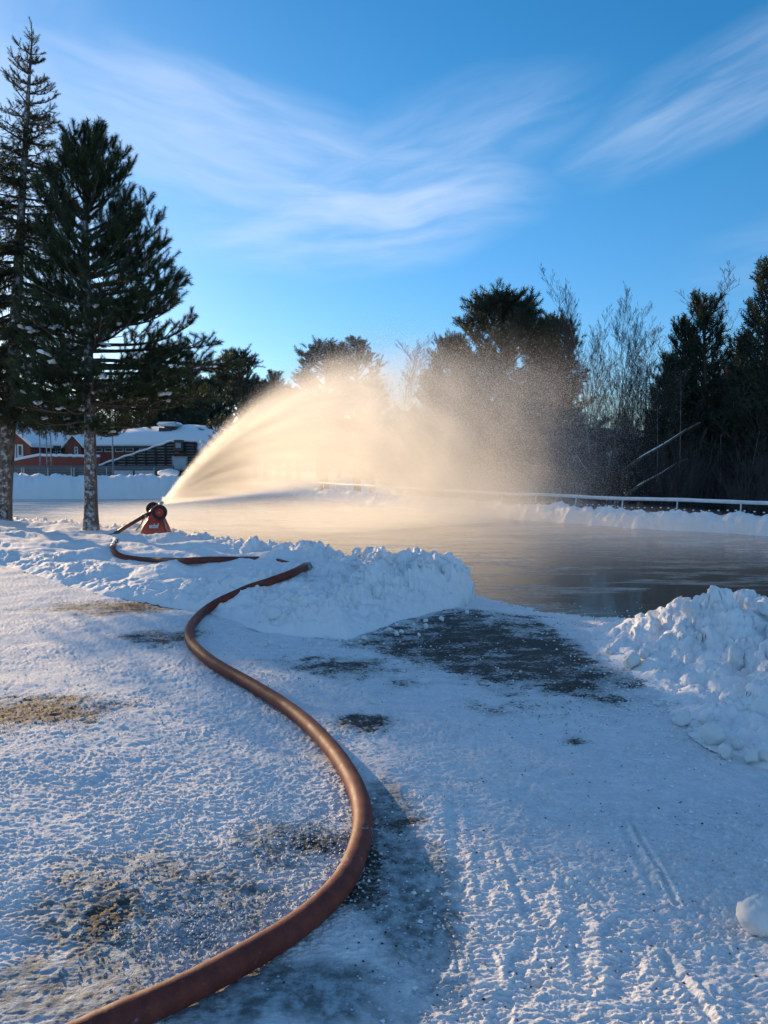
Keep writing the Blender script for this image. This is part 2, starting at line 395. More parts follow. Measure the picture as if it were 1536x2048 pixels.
def ground_h(x, y, detail=True):
    z = g_base(x, y)
    if not detail: return z
    near = np.hypot(x, y) < 40
    xs, ys = x[near], y[near]
    dirt, ice = wet_mask(xs, ys)
    k = 1 - .68 * ice
    lin = .45 + .55 * sstep(fbm(xs, ys * 1.6, .8, 3, 300), -.35, .35); k = k * (.6 + .5 * sstep(fbm(xs, ys * 2, .55, 3, 302), -.3, .3))
    wx = xs + .05 * fbm(xs, ys, 4, 2, 301); wy = ys * 2.1 + .05 * fbm(xs, ys, 4, 2, 305)
    e = .012 * fbm(xs, ys, 2.2, 3, 310) + .0065 * k * lin * (1 - 2 * np.abs(fbm(wx, wy, 9, 4, 320, .6)))
    e = e + .0062 * k * fbm(wx, wy, 26, 3, 330, .65)
    e = e + .028 * domes(xs, ys, .05, 340, .5) * (.6 + k) + .10 * domes(xs, ys, .14, 345, .12, .5) * k
    e = e + .45 * domes(xs, ys, .035, 350, .32) * np.clip(dirt * (1 - dirt) * 3 + .5 * ice, 0, .8) * .5
    for x0, y0, an, L, W, D in PRINTS:
        m = (np.abs(xs - x0) < .3) & (np.abs(ys - y0) < .3)
        if not m.any(): continue
        u = (xs[m] - x0) * math.sin(an) + (ys[m] - y0) * math.cos(an); v = (xs[m] - x0) * math.cos(an) - (ys[m] - y0) * math.sin(an)
        r_ = (u / L) ** 2 + (v / W) ** 2
        tread = .5 + .5 * np.sign(np.sin(u * 260))
        e[m] += (-D * sstep(r_, 1.3, .5) * (.6 + .4 * tread) + .15 * D * np.exp(-((r_ - 1.35) / .3) ** 2)) * (.4 + .6 * np.clip(.5 + fbm(xs[m], ys[m], 9, 2, 7), 0, 1))
    for a, b, wd, dp in GR:
        d = seg_dist(xs, ys, [tuple(a[:2]), tuple(b[:2])])
        e += -dp * np.exp(-(d / (wd * .5)) ** 2) + .6 * dp * np.exp(-((d - wd) / (wd * .35)) ** 2)
    # faint wheel ruts with cross treads
    for (a, b) in (((1010, 1500), (1150, 2040)), ((560, 1560), (700, 1640)), ((900, 1400), (960, 2040)), ((1230, 1560), (1480, 2048)), ((60, 1560), (420, 1400)), ((1180, 1420), (1330, 2048))):
        a = at(*a); b = at(*b); t = (b - a)[:2]; Lt = np.hypot(*t); t /= Lt
        u = (xs - a[0]) * t[0] + (ys - a[1]) * t[1]; v = (xs - a[0]) * t[1] - (ys - a[1]) * t[0]
        e += -.003 * sstep(np.abs(v), .12, .08) * (.5 + .5 * np.sin(u * 110 + 4 * np.sign(v))) * sstep(u, -.1, .3) * sstep(u, Lt + .1, Lt - .3)
    d = sdf_in(xs, ys, RINK); e = e * sstep(d, .5, .1)
    z = z.copy(); z[near] += e
    return z
def top_h(x, y):
    """highest solid surface: used to lay things on the ground, bank or pile"""
    x = np.atleast_1d(np.asarray(x, float)); y = np.atleast_1d(np.asarray(y, float))
    g = ground_h(x, y); return np.maximum(np.maximum(g, g_base(x, y) + bank_h(x, y)), g_base(x, y) + pile_h(x, y))
def hit(px, py, hf=top_h, lift=0.0):
    r = ray(px, py); t = np.linspace(1.5, 40, 6000) / r[1]
    x = r[0] * t; y = r[1] * t; z = CAM_Z + r[2] * t
    i = np.argmax(z < hf(x, y) + lift); return np.array([x[i], y[i], z[i]])

def polar(thetas, rs):
    T, Rr = np.meshgrid(thetas, rs); return Rr * np.sin(T), Rr * np.cos(T)
def grid_faces(nr, nc, mask=None, wrap=False):
    i = np.arange(nr - 1)[:, None] * nc; j = np.arange(nc if wrap else nc - 1)[None]; j2 = (j + 1) % nc
    Q = np.stack([i + j, i + j2, i + nc + j2, i + nc + j], -1).reshape(-1, 4)
    if mask is not None: Q = Q[mask.ravel()[Q].any(1)]
    return Q
def compact(V, Q, attrs=None):
    used = np.zeros(len(V), bool); used[Q.ravel()] = True; mp = np.cumsum(used) - 1
    return V[used], mp[Q], {k: v[used] for k, v in (attrs or {}).items()}
def rows(r0, r1, dpx):      # radii whose ground projection is dpx (in photo pixels) apart
    y0 = FPX * CAM_Z / r0; y1 = FPX * CAM_Z / r1; return FPX * CAM_Z / np.arange(y0, y1, -dpx)

# ------------------------------------------------------------------ materials
def newmat(name):
    m = bpy.data.materials.new(name); m.use_nodes = True; t = m.node_tree; t.nodes.clear(); q = NT(t)
    out = q.n('ShaderNodeOutputMaterial'); b = q.n('ShaderNodeBsdfPrincipled'); t.links.new(b.outputs[0], out.inputs[0])
    return m, q, b, out
def simple(name, col, rough=.6, metal=0, var=.25, sc=8, bump=.2, bd=.01, spec=.5, col2=None):
    m, q, b, o = newmat(name); v = q.obj(); n = q.noise(v, sc, 5, .6)
    c2 = col2 or tuple(c * (1 - var) for c in col)
    q.put(b.inputs['Base Color'], q.mix(q.ss(n, .3, .7), c2, tuple(min(1, c * (1 + var * .5)) for c in col)))
    q.put(b.inputs['Roughness'], q.lin(n, 0, 1, rough * .8, min(1, rough * 1.2)))
    b.inputs['Metallic'].default_value = metal; b.inputs['Specular IOR Level'].default_value = spec
    if bump: q.put(b.inputs['Normal'], q.bump(q.noise(v, sc * 4, 5, .6), bump, bd))
    return m
SNOW = (.88, .865, .85)
def snow_mat(name, dirt=0.0, bump=.5, bd=.012, sc=30):
    m, q, b, o = newmat(name); v = q.obj()
    n = q.noise(v, sc, 6, .65); n2 = q.noise(v, 3.5, 4, .6)
    q.put(b.inputs['Base Color'], q.mix(q.mul(q.ss(n2, .55, .8), dirt), SNOW, (.42, .38, .33)))
    b.inputs['Roughness'].default_value = .75; b.inputs['Specular IOR Level'].default_value = .15
    b.inputs['Subsurface Weight'].default_value = 0.0
    nb = q.bump(n, bump, bd); nb = q.bump(q.noise(v, sc * 6, 3, .6), bump * .6, bd * .2, nb)
    q.put(b.inputs['Normal'], nb)
    return m
M = {}
M['snow'] = snow_mat('snow', .0)
M['snow_pile'] = snow_mat('snow_pile', .25)
M['snow_far'] = snow_mat('snow_far', .05, .4, .05, 6)
M['snow_roof'] = snow_mat('snow_roof', 0, .2, .05, 3)

def ground_mat():
    m, q, b, o = newmat('packed_snow'); v = q.obj()
    d = q.attr('dirt'); ic = q.attr('icy'); hl = q.attr('hollow'); rad = q.n('ShaderNodeVectorMath', operation='LENGTH'); q.put(rad.inputs[0], v)
    n1 = q.noise(q.vscale(v, (1, 1.6, 1)), 42, 5, .7); n2 = q.noise(v, 120, 3, .7); n3 = q.noise(v, 11, 5, .65)
    snow = q.mix(q.ss(n3, .35, .7), (.77, .77, .77), (.89, .88, .86))
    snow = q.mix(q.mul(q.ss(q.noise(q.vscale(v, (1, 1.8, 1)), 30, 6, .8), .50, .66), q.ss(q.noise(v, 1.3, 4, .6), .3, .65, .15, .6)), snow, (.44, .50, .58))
    spk = q.mul(q.ss(q.noise(v, 26, 4, .75), .63, .70), q.ss(q.noise(v, 2.3, 4, .6), .42, .62))     # specks of grit
    snow = q.mix(q.mul(spk, .75), snow, (.10, .085, .07))
    icec = q.mix(q.ss(q.noise(v, 16, 6, .7), .36, .66), (.145, .165, .165), (.46, .52, .55))
    c = q.mix(q.mul(ic, q.ss(q.add(q.noise(v, 7, 5, .7), q.mul(hl, .25)), .34, .58, .35, 1.0)), snow, icec)
    grav = q.mix(n2, (.026, .022, .017), (.088, .076, .058))
    n4 = q.noise(q.vscale(v, (1, 1.8, 1)), 24, 6, .8)
    n5 = q.noise(q.vscale(v, (.8, 1.5, 1)), 3.2, 8, .75)
    th = q.add(q.mul(q.ss(n4, .36, .64), .46), q.add(q.mul(q.ss(n5, .38, .62), .50), q.add(q.mul(n1, .10), q.mul(hl, .15))))
    dm = q.ss(q.sub(q.mul(d, .88), th), -.14, .16)
    c = q.mix(q.mul(q.ss(d, .15, .9), .62), c, (.26, .25, .235))
    c = q.mix(q.mul(dm, .93), c, grav)
    # far snow woods on the hillside
    far = q.ss(rad.outputs['Value'], 150, 230)
    wood = q.mix(q.ss(q.noise(q.vscale(v, (1, .35, 1)), .06, 6, .7), .42, .60), (.06, .065, .07), (.55, .6, .68))
    c = q.mix(far, c, wood)
    q.put(b.inputs['Base Color'], c)
    q.put(b.inputs['Roughness'], q.m('SUBTRACT', .80, q.mul(q.m('MAXIMUM', q.mul(ic, .26), q.mul(dm, .10)), q.ss(n3, .3, .6)), clamp=True))
    b.inputs['Specular IOR Level'].default_value = .15
    nb = q.bump(n1, .7, .012); nb = q.bump(n2, .6, .004, nb)
    q.put(b.inputs['Normal'], nb)
    return m
M['ground'] = ground_mat()

def ice_mat():
    m, q, b, o = newmat('wet_ice'); v = q.obj()
    s1 = q.noise(q.vscale(v, (.35, 1.3, 1)), 1.1, 6, .62, .4)
    s2 = q.noise(q.vscale(v, (.5, 2.4, 1)), 4.5, 5, .7)
    fr = q.noise(v, 60, 3, .7)
    frost = q.mul(q.ss(s1, .44, .60), q.ss(s2, .3, .6))
    c = q.mix(s2, (.115, .098, .075), (.24, .205, .16))
    c = q.mix(q.mul(frost, .6), c, (.50, .47, .42))
    spk = q.mul(q.ss(fr, .70, .76), q.ss(s2, .5, .66)); c = q.mix(q.mul(spk, .7), c, (.75, .8, .85))
    q.put(b.inputs['Base Color'], c)
    q.put(b.inputs['Roughness'], q.add(.035, q.add(q.mul(frost, .34), q.mul(q.ss(s2, .4, .8), .08))))
    b.inputs['Specular IOR Level'].default_value = .55; b.inputs['IOR'].default_value = 1.33
    nb = q.bump(s2, .05, .02); nb = q.bump(q.noise(q.vscale(v, (1, 2.2, 1)), 9, 4, .6), .06, .006, nb); q.put(b.inputs['Normal'], nb)
    return m
M['ice'] = ice_mat()

def bark_mat(name, ca, cb, snowy=.0, sc=14):
    m, q, b, o = newmat(name); v = q.obj()
    n = q.noise(q.vscale(v, (1, 1, .3)), sc, 6, .7, .5)
    c = q.mix(q.ss(n, .35, .65), ca, cb)
    if snowy:
        geo = q.n('ShaderNodeNewGeometry'); nx = q.xyz(geo.outputs['Normal'])
        sn = q.mul(q.ss(q.noise(v, 9, 5, .7), .48, .60), q.ss(q.sub(q.noise(v, 2.2, 2), q.mul(q.add(nx[1], q.mul(nx[0], .5)), .35)), .45, .75))
        c = q.mix(q.mul(sn, snowy), c, (.72, .77, .84))
    q.put(b.inputs['Base Color'], c); b.inputs['Roughness'].default_value = .9
    q.put(b.inputs['Normal'], q.bump(n, .8, .03))
    return m
M['bark'] = bark_mat('conifer_bark', (.06, .045, .035), (.22, .17, .13), .6)
M['limb'] = bark_mat('limb_bark', (.05, .038, .028), (.13, .10, .07), .0)
M['bark_far'] = bark_mat('pine_bark', (.05, .04, .032), (.15, .11, .085), 0, 5)
M['twig'] = bark_mat('bare_twigs', (.035, .030, .027), (.085, .072, .064), 0, 5)
M['birch'] = bark_mat('birch_bark', (.20, .17, .15), (.42, .38, .35), 0, 6)
def needle_mat(name, ca, cb):
    m, q, b, o = newmat(name); v = q.obj()
    n = q.noise(v, 1.6, 4, .6); n2 = q.noise(v, 14, 2)
    c = q.mix(q.ss(q.add(q.mul(n, .6), q.mul(n2, .4)), .35, .65), ca, cb)
    q.put(b.inputs['Base Color'], c); b.inputs['Roughness'].default_value = .55; b.inputs['Specular IOR Level'].default_value = .3
    tr = q.n('ShaderNodeBsdfTranslucent'); q.put(tr.inputs[0], c); ms = q.n('ShaderNodeMixShader'); ms.inputs[0].default_value = .25
    q.t.links.new(b.outputs[0], ms.inputs[1]); q.t.links.new(tr.outputs[0], ms.inputs[2]); q.t.links.new(ms.outputs[0], o.inputs[0])
    return m
M['needle'] = needle_mat('pine_needles', (.028, .045, .022), (.075, .095, .038))
M['needle_spruce'] = needle_mat('spruce_needles', (.032, .040, .018), (.085, .085, .036))
M['needle_far'] = needle_mat('distant_pine_needles', (.028, .042, .028), (.070, .088, .050))

# ------------------------------------------------------------------ ground sheet, ice, banks
def build_ground():
    th_in = np.linspace(R(-34), R(34), 980); th_l = np.linspace(R(-180), R(-34), 110)[:-1]; th_r = np.linspace(R(34), R(180), 110)[1:-1]
    th = np.concatenate([th_l, th_in, th_r])
    rs = np.concatenate([[.02, .5, 1.0], rows(1.3, 45, 1.45), np.geomspace(46, 2500, 60)])
    X, Y = polar(th, rs); Z = ground_h(X.ravel(), Y.ravel()).reshape(X.shape)
    d, ic = wet_mask(X.ravel(), Y.ravel())
    rr = np.hypot(X, Y).ravel(); d = np.where(rr > 25, 0, d); ic = np.where(rr > 25, 0, ic)
    # height relative to neighbourhood: dirt lies in hollows
    lz = (Z.ravel() - g_base(X.ravel(), Y.ravel())); hol = sstep(lz, -.012, .016)
    V = np.stack([X.ravel(), Y.ravel(), Z.ravel()], 1)
    me = mesh_np('snowy_ground', V, grid_faces(len(rs), len(th), None, True)[:, ::-1], True, {'dirt': d, 'icy': ic, 'hollow': hol})
    link('ground', me, M['ground'], kind='structure')
build_ground()
icp = MB(); xs = np.array(RINK); cen = np.array([0, 26.])
# flat triangulated ice sheet a bit larger than the basin; the banks overlap its edge
g = np.array([[x + (0 if abs(x) > 50 else 0), y] for x, y in RINK])
import mathutils
tri = mathutils.geometry.tessellate_polygon([[Vector((x, y, 0)) for x, y in RINK]])
grow = []
n_ = len(RINK)
for i, (x, y) in enumerate(RINK):
    a = np.array(RINK[i - 1], float); b = np.array(RINK[(i + 1) % n_], float); t = b - a; t /= np.linalg.norm(t); grow.append((x + t[1] * .12, y - t[0] * .12, -.165))
me = mesh_np('ice', np.array(grow), np.array(tri), False)
if me.polygons[0].normal.z < 0: me.flip_normals()
link('ice', me, M['ice'], kind='structure')

def bank_object(name, hf, bbox, dth, dpx, mat, **kw):
    x0, x1, y0, y1 = bbox
    cs = np.array([math.atan2(x, y) for x in (x0, x1) for y in (y0, y1)]); r0 = max(1.2, np.hypot(0 if x0 < 0 < x1 else min(abs(x0), abs(x1)), y0)); r1 = max(np.hypot(x, y1) for x in (x0, x1))
    th = np.arange(cs.min(), cs.max(), R(dth)); rs = rows(r0, r1, dpx)
    X, Y = polar(th, rs); x, y = X.ravel(), Y.ravel(); h = hf(x, y); mask = (h > .004)
    z = g_base(x, y) + np.where(h > 0, h, -.06)
    up = np.clip(h / .15, 0, 1)
    for A_, s_, sd_ in ((.024, 6, 601), (.012, 17, 611)):
        ox = A_ * up * fbm(y * 1.0 + z * 1.4, z * 1.8 + x * .6, s_, 2, sd_); oy = A_ * up * fbm(x + z * 1.4, z * 1.8 + y * .6, s_, 2, sd_ + 3)
        x, y = x + ox, y + oy
    V, Q, _ = compact(np.stack([x, y, z], 1), grid_faces(len(rs), len(th), mask)[:, ::-1])
    return link(name, mesh_np(name, V, Q), mat, **kw)
bank_object('snow_bank', bank_h, (-21, 2.0, 7, 27), .07, .95, M['snow_pile'],
            label='lumpy bank of shovelled snow along the near ice edge, the hose half buried in it', cat='snow bank')
bank_object('snow_pile', pile_h, (1.7, 9.2, 3.3, 8.7), .07, 1.3, M['snow_pile'],
            label='big heap of chunky snow at the right edge, its left slope lit by the sun', cat='snow pile')
bank_object('snow_bank', lambda x, y: far_bank(x, y, FAR_R, .33, 1.0, 400), (-6.5, 24, 9, 46), .085, .2, M['snow_pile'],
            label='low rough snow bank below the white rail across the ice', cat='snow bank')
bank_object('snow_bank', lambda x, y: far_bank(x, y, FAR_L, 1.02, 1.7, 500) * np.interp(x, [-11.5, -9.5], [1, .4]) , (-40, -4.5, 40, 47.5), .10, .5, M['snow_far'],
            label='tall smooth snow bank across the ice in front of the red building', cat='snow bank')

# ------------------------------------------------------------------ snow chunks
def chunk_mesh(seed, n=28, cuts=13, cmin=.52, rg=.16):
    rr = np.random.default_rng(seed)
    th = np.linspace(0, PI, n // 2 + 1); ph = np.linspace(0, 2 * PI, n, endpoint=False); T, P = np.meshgrid(th, ph, indexing='ij')
    N = np.stack([np.sin(T) * np.cos(P), np.sin(T) * np.sin(P), np.cos(T)], -1).reshape(-1, 3)
    k = np.ones(len(N))
    for _ in range(cuts):           # flatten by random planes, then roughen
        d = rr.normal(size=3); d /= np.linalg.norm(d); c = rr.uniform(cmin, .92); s_ = N @ d
        k = np.where(s_ > 1e-3, np.minimum(k, c / np.maximum(s_, 1e-3)), k)
    V = N * k[:, None]; f = fbm(V[:, 0] * 2 + 3 * V[:, 2] + seed, V[:, 1] * 2 + 5, 1.4, 4, seed); V = V * (1 + rg * f)[:, None]
    V[:n] = V[:n].mean(0); V[-n:] = V[-n:].mean(0)
    i = np.arange(n // 2)[:, None] * n; j = np.arange(n)[None]; j2 = (j + 1) % n
    Q = np.stack([i + j, i + n + j, i + n + j2, i + j2], -1).reshape(-1, 4)
    return mesh_np('snow_chunk', V, Q)
CH = [chunk_mesh(s_) for s_ in (3, 14, 25, 36, 47)] + [chunk_mesh(58, 40, 10, .8, .12)]
for m_ in CH: m_.materials.append(M['snow'])
def chunk(px, py, wpx, label=None, k=0, asp=.8, group=None, sink=.12):
    p = hit(px, py); r_ = wpx / 2 / FPX * p[1]
    o = bpy.data.objects.new('snow_chunk', CH[k % 5 if k >= 0 else 5]); C.objects.link(o)
    o.location = (p[0], p[1] + r_ * .5, p[2] + r_ * asp * (1 - sink)); o.scale = (r_, r_ * .9, r_ * asp); o.rotation_euler = (.3 * k, .2, 1.3 * k + px)
    return tag(o, label, 'snow chunk', group)
BIG = [(1530, 1880, 95, 'large round snowball at the right edge of the photo, alone on packed snow', -1, .9),
       (1265, 1340, 40, 'knobbly sunlit snow lump left of the heap, on its own near the sunny slope', 1, .95),
       (1218, 1312, 24, 'smaller sunlit snow lump just left of the knobbly one', 2, .8),
       (1290, 1318, 26, 'sunlit snow lump touching the lit foot of the heap', 3, .8),
       (1370, 1455, 46, 'flattish shaded snow block at the left foot of the heap', 4, .7),
       (1416, 1450, 36, 'shaded snow block between the flattish block and the round boulder', 1, .6),
       (1430, 1492, 52, 'round snow boulder at the front foot of the heap', -1, .95),
       (1456, 1520, 34, 'egg shaped snow lump lying in front of the round boulder', 3, 1.0),
       (1503, 1532, 34, 'tall snow lump at the lower front corner of the heap', 0, 1.25),
       (1532, 1528, 30, 'snow lump at the right edge beside the tall lump', 4, 1.1),
       (1480, 1500, 30, 'snow lump wedged behind the egg shaped one', 1, .8),
       (1380, 1232, 32, 'snow lump on the crest of the heap beside the ice', 2, 1.0),
       (1545, 1240, 50, 'large snow lump high on the heap at the right edge', 0, .9),
       (1480, 1340, 60, 'big shaded boulder of snow half way up the heap', 3, .7),
       (1376, 1722, 15, 'small pale snow cone standing on the packed snow right of the ski groove', 1, 1.4),
       (745, 1408, 14, 'small snow lump on the packed snow beside the muddy patch', 2, .9),
       (852, 1258, 14, 'small white snow lump on the dark mud in front of the bank', 3, .8),
       (838, 1274, 11, 'tiny white snow lump at the edge of the dark mud', 4, .8),
       (350, 1860, 20, 'small snow lump among ice crumbs inside the hose bend', 0, .9),
       (548, 1245, 34, 'rounded snow block at the foot of the near bank beside the hose', 2, .9)]
for i, (px, py, wp, lb, k, asp) in enumerate(BIG): chunk(px, py, wp, lb, k, asp)
cr = random.Random(9)
for i in range(60):      # lumps shed at the foot of the bank and the heap
    t = cr.random()
    if i < 22: px, py = 520 + 460 * t + cr.gauss(0, 10), 1285 - 75 * max(0, (t - .4) / .6) + cr.gauss(0, 8)
    elif i < 40: px, py = 1180 + 240 * t + cr.gauss(0, 12), 1300 + 190 * t + cr.gauss(0, 14)
    else: px, py = 700 + 260 * t, 1110 + cr.gauss(6, 8) + 20 * t
    lab = ('small snow crumb shed at the foot of the near bank', 'small snow crumb shed at the foot of the right heap', 'rounded snow lump on the crest of the near bank')[0 if i < 22 else 1 if i < 40 else 2]
    chunk(px, py, cr.uniform(7, 15) if i < 40 else cr.uniform(12, 24), lab, i, .8, group=('crumbs below the near bank', 'crumbs below the right heap', 'lumps along the bank crest')[0 if i < 22 else 1 if i < 40 else 2], sink=.35)

def scatter(name, spots, size, mat, label, cat):
    """many tiny crumbs as one mesh"""
    rr = np.random.default_rng(len(name)); base = np.array([(1, 0, 0), (-1, 0, 0), (0, 1, 0), (0, -1, 0), (0, 0, 1), (0, 0, -1)], float)
    F = np.array([(0, 2, 4), (2, 1, 4), (1, 3, 4), (3, 0, 4), (2, 0, 5), (1, 2, 5), (3, 1, 5), (0, 3, 5)])
    n = len(spots); s_ = rr.uniform(size[0], size[1], n) ** 1.0 * rr.uniform(.6, 1, n)
    V = base[None] * rr.uniform(.55, 1.2, (n, 6, 1)) * s_[:, None, None]; V[..., 2] *= .7
    a = rr.uniform(0, 6.28, n); c, sn = np.cos(a)[:, None], np.sin(a)[:, None]
    V = np.stack([V[..., 0] * c - V[..., 1] * sn, V[..., 0] * sn + V[..., 1] * c, V[..., 2]], -1)
    z = np.maximum(top_h(spots[:, 0], spots[:, 1]), -.166); V = V + np.stack([spots[:, 0], spots[:, 1], z + s_ * .35], 1)[:, None]
    me = mesh_np(name, V.reshape(-1, 3), (F[None] + np.arange(n)[:, None, None] * 6).reshape(-1, 3), False)
    link(name, me, mat, label=label, cat=cat, kind='stuff')
def spots_px(lst, seed):
    rr = np.random.default_rng(seed); out = []
    for px, py, sx, sy, n in lst:
        for _ in range(n):
            y = py + rr.normal() * sy
            if y > 1180: out.append(at(px + rr.normal() * sx, y)[:2])
    return np.array(out)
M['ice_crumb'] = simple('ice_crumbs', (.55, .60, .64), .6, 0, .3, 40, .3, .003)
M['grit'] = simple('dark_grit', (.05, .042, .035), .85, 0, .5, 40, .3, .003)
scatter('ice_crumbs', spots_px([(380, 1860, 60, 28, 500), (500, 1830, 90, 30, 520), (620, 1700, 60, 40, 520), (700, 1770, 30, 50, 150), (560, 1660, 110, 40, 400), (300, 1740, 120, 80, 500), (840, 1800, 70, 140, 400), (300, 1900, 100, 40, 300)], 1),
        (.003, .011), M['ice_crumb'], 'pale crumbs of broken ice scattered inside and beside the hose bend', 'ice crumbs')
scatter('snow_crumbs', spots_px([(740, 1295, 140, 8, 90), (960, 1215, 40, 8, 25), (1200, 1300, 60, 25, 160), (1300, 1400, 60, 50, 350), (1120, 1222, 110, 7, 220), (1180, 1205, 150, 16, 160), (1050, 1210, 60, 8, 120), (1200, 1700, 250, 200, 400), (400, 1500, 300, 120, 300), (1000, 1340, 140, 40, 40)], 2),
        (.005, .018), M['snow'], 'loose snow crumbs strewn over the packed snow and below the banks', 'snow crumbs')
scatter('grit', spots_px([(950, 1270, 120, 30, 350), (1130, 1400, 70, 40, 260), (90, 1430, 110, 25, 420), (300, 1300, 200, 50, 300), (650, 1340, 160, 30, 300), (1080, 1560, 260, 200, 300), (720, 1740, 50, 60, 200), (1180, 1250, 80, 8, 200), (1000, 1850, 300, 120, 120)], 3),
        (.003, .008), M['grit'], 'dark grit and gravel specks on the snow and the muddy patch', 'grit')

# ------------------------------------------------------------------ trees
def frames(D, roll):
    D = D / (np.linalg.norm(D, axis=1)[:, None] + 1e-9)
    up = np.where(np.abs(D[:, 2:3]) < .9, np.array([[0, 0, 1.]]), np.array([[1., 0, 0]]))
    A = np.cross(D, up); A /= np.linalg.norm(A, axis=1)[:, None]; B = np.cross(A, D)
    c, s_ = np.cos(roll)[:, None], np.sin(roll)[:, None]
    return D, A * c + B * s_, -A * s_ + B * c
def shoot_template(K, rad, wd, seed, fwd=.55):
    """bottlebrush of K needle triangles round an axis of length 1"""
    rr = np.random.default_rng(seed); V = []; F = []
    for i in range(K):
        t = .04 + .94 * i / K + rr.uniform(-.02, .02); a = i * 2.39996 + rr.uniform(-.3, .3)
        d = np.array([0, math.cos(a), math.sin(a)]); tp = np.array([t + rad * fwd / .8, 0, 0]) + d * rad * rr.uniform(.8, 1.15)
        sdv = np.array([1, 0, 0]) * wd * .5 if rr.random() < .4 else np.cross([1, 0, 0], d) * wd * .5
        b = np.array([t, 0, 0]); n = len(V); V += [b - sdv, b + sdv, tp]; F.append((n, n + 1, n + 2))
    n = len(V); s_ = wd * .35
    V += [(0, s_, -s_), (0, -s_, -s_), (0, 0, s_), (1, 0, 0)]; F += [(n, n + 1, n + 3), (n + 1, n + 2, n + 3), (n + 2, n, n + 3)]
    return np.array(V, float), np.array(F)
def place_shoots(P, D, L, tmpl, seed=0):
    D = D.astype(float)
    V, F = tmpl; n = len(P); rr = np.random.default_rng(seed)
    X, A, B = frames(D, rr.uniform(0, 6.28, n)); L = L[:, None, None]
    W = P[:, None] + (V[None, :, 0:1] * X[:, None] + V[None, :, 1:2] * A[:, None] + V[None, :, 2:3] * B[:, None]) * L
    return W.reshape(-1, 3), (F[None] + np.arange(n)[:, None, None] * len(V)).reshape(-1, 3)

CLUMP = []
for k_ in range(5):
    rr_ = random.Random(k_ + 50); sn_ = MB()
    for j_ in range(4): sn_.blob((rr_.gauss(0, .55), rr_.gauss(0, .45), rr_.gauss(0, .15)), (rr_.uniform(.5, .9), rr_.uniform(.5, .8), rr_.uniform(.35, .55)), j_ + 9 * k_, (10, 7), .5)
    CLUMP.append(sn_.mesh('snow_clump')); CLUMP[-1].materials.append(M['snow'])
class Tree:
    def __init__(s, seed): s.r = random.Random(seed); s.limb = MB(); s.P = []; s.D = []; s.L = []; s.snow = []
    def shoot(s, p, d, l): s.P.append(p); s.D.append(d); s.L.append(l)
    def branch(s, base, azi, length, rise, curl, droop, lat, shoot_len, thick, hang=0.0, start=.25, lat_len=.42, dens=1.0, snow=0.0):
        r = s.r; n = max(4, int(length / .28)); h = np.array([math.cos(azi), math.sin(azi), 0.]); sidev = np.array([-h[1], h[0], 0]); p = np.array(base, float); pts = [p.copy()]
        wob = r.uniform(-.25, .25)
        for i in range(n):
            t = (i + .5) / n
            slope = rise + curl * t * t - droop * math.sin(PI * t) 
            d = h + sidev * wob * t + np.array([0, 0, slope]); d /= np.linalg.norm(d)
            p = p + d * length / n + np.array([r.gauss(0, .01), r.gauss(0, .01), r.gauss(0, .012)]); pts.append(p.copy())
        s.limb.tube(pts, np.linspace(thick, thick * .2, len(pts)), 5, False)
        m = max(2, int(length * lat * dens))
        for k in range(m):
            t = start + (1 - start) * (k + r.random()) / m; f = t * n; i = min(int(f), n - 1); q_ = pts[i] + (pts[i + 1] - pts[i]) * (f - i)
            ax = pts[i + 1] - pts[i]; ax /= np.linalg.norm(ax)
            sg = 1 if (k % 2) else -1
            d = ax * r.uniform(.5, .9) + sidev * sg * r.uniform(.5, 1.0) + np.array([0, 0, r.uniform(-.1, .5) + curl * .35 - hang])
            d /= np.linalg.norm(d); ll = length * lat_len * (1.1 - t * .75) * r.uniform(.6, 1.2)
            nn = max(1, int(ll / (shoot_len * .62)))
            if ll > .3: s.limb.tube([q_, q_ + d * ll * .5 + [0, 0, -.02], q_ + d * ll], [thick * .3, thick * .2, thick * .1], 3, False)
            for j in range(nn + 1):
                pp = q_ + d * ll * (j / max(1, nn)); dd = d * .7 + np.array([r.gauss(0, .45), r.gauss(0, .45), r.gauss(.12 + curl * .5 - hang * 1.3, .35)])
                s.shoot(pp, dd, shoot_len * r.uniform(.7, 1.15))
            if snow and r.random() < snow: s.snow.append((q_ + d * ll * r.uniform(.3, 1) + np.array([0, 0, .04]), r.uniform(.04, .09), math.atan2(d[1], d[0])))
        for j in range(3): s.shoot(pts[-1], (pts[-1] - pts[-2]) / np.linalg.norm(pts[-1] - pts[-2]) + np.array([r.gauss(0, .25), r.gauss(0, .25), r.gauss(.1 + .3 * curl, .2)]), shoot_len * r.uniform(.8, 1.2))
        return pts
    def finish(s, name, loc, label, cat, tmpl, nmat, bmat, trunk, group=None, smat=None):
        root = empty(name, loc, label, cat, group)
        trunk.build('trunk', bmat, root, True)
        if s.limb.n: s.limb.build('limbs', M['limb'], root, True)
        V, F = place_shoots(np.array(s.P), np.array(s.D), np.array(s.L), tmpl, 1)
        link('crown', mesh_np('crown', V, F, False), nmat, root)
        if s.snow and smat:
            rr = s.r
            for i, (c, r_, a) in enumerate(s.snow[:95]):
                o = bpy.data.objects.new('snow_clump', CLUMP[i % 5]); C.objects.link(o); o.parent = root; o.location = c
                o.scale = (r_ * rr.uniform(.9, 1.6), r_ * rr.uniform(.7, 1.1), r_ * .8); o.rotation_euler = (0, rr.uniform(-.3, .3), a)
        return root
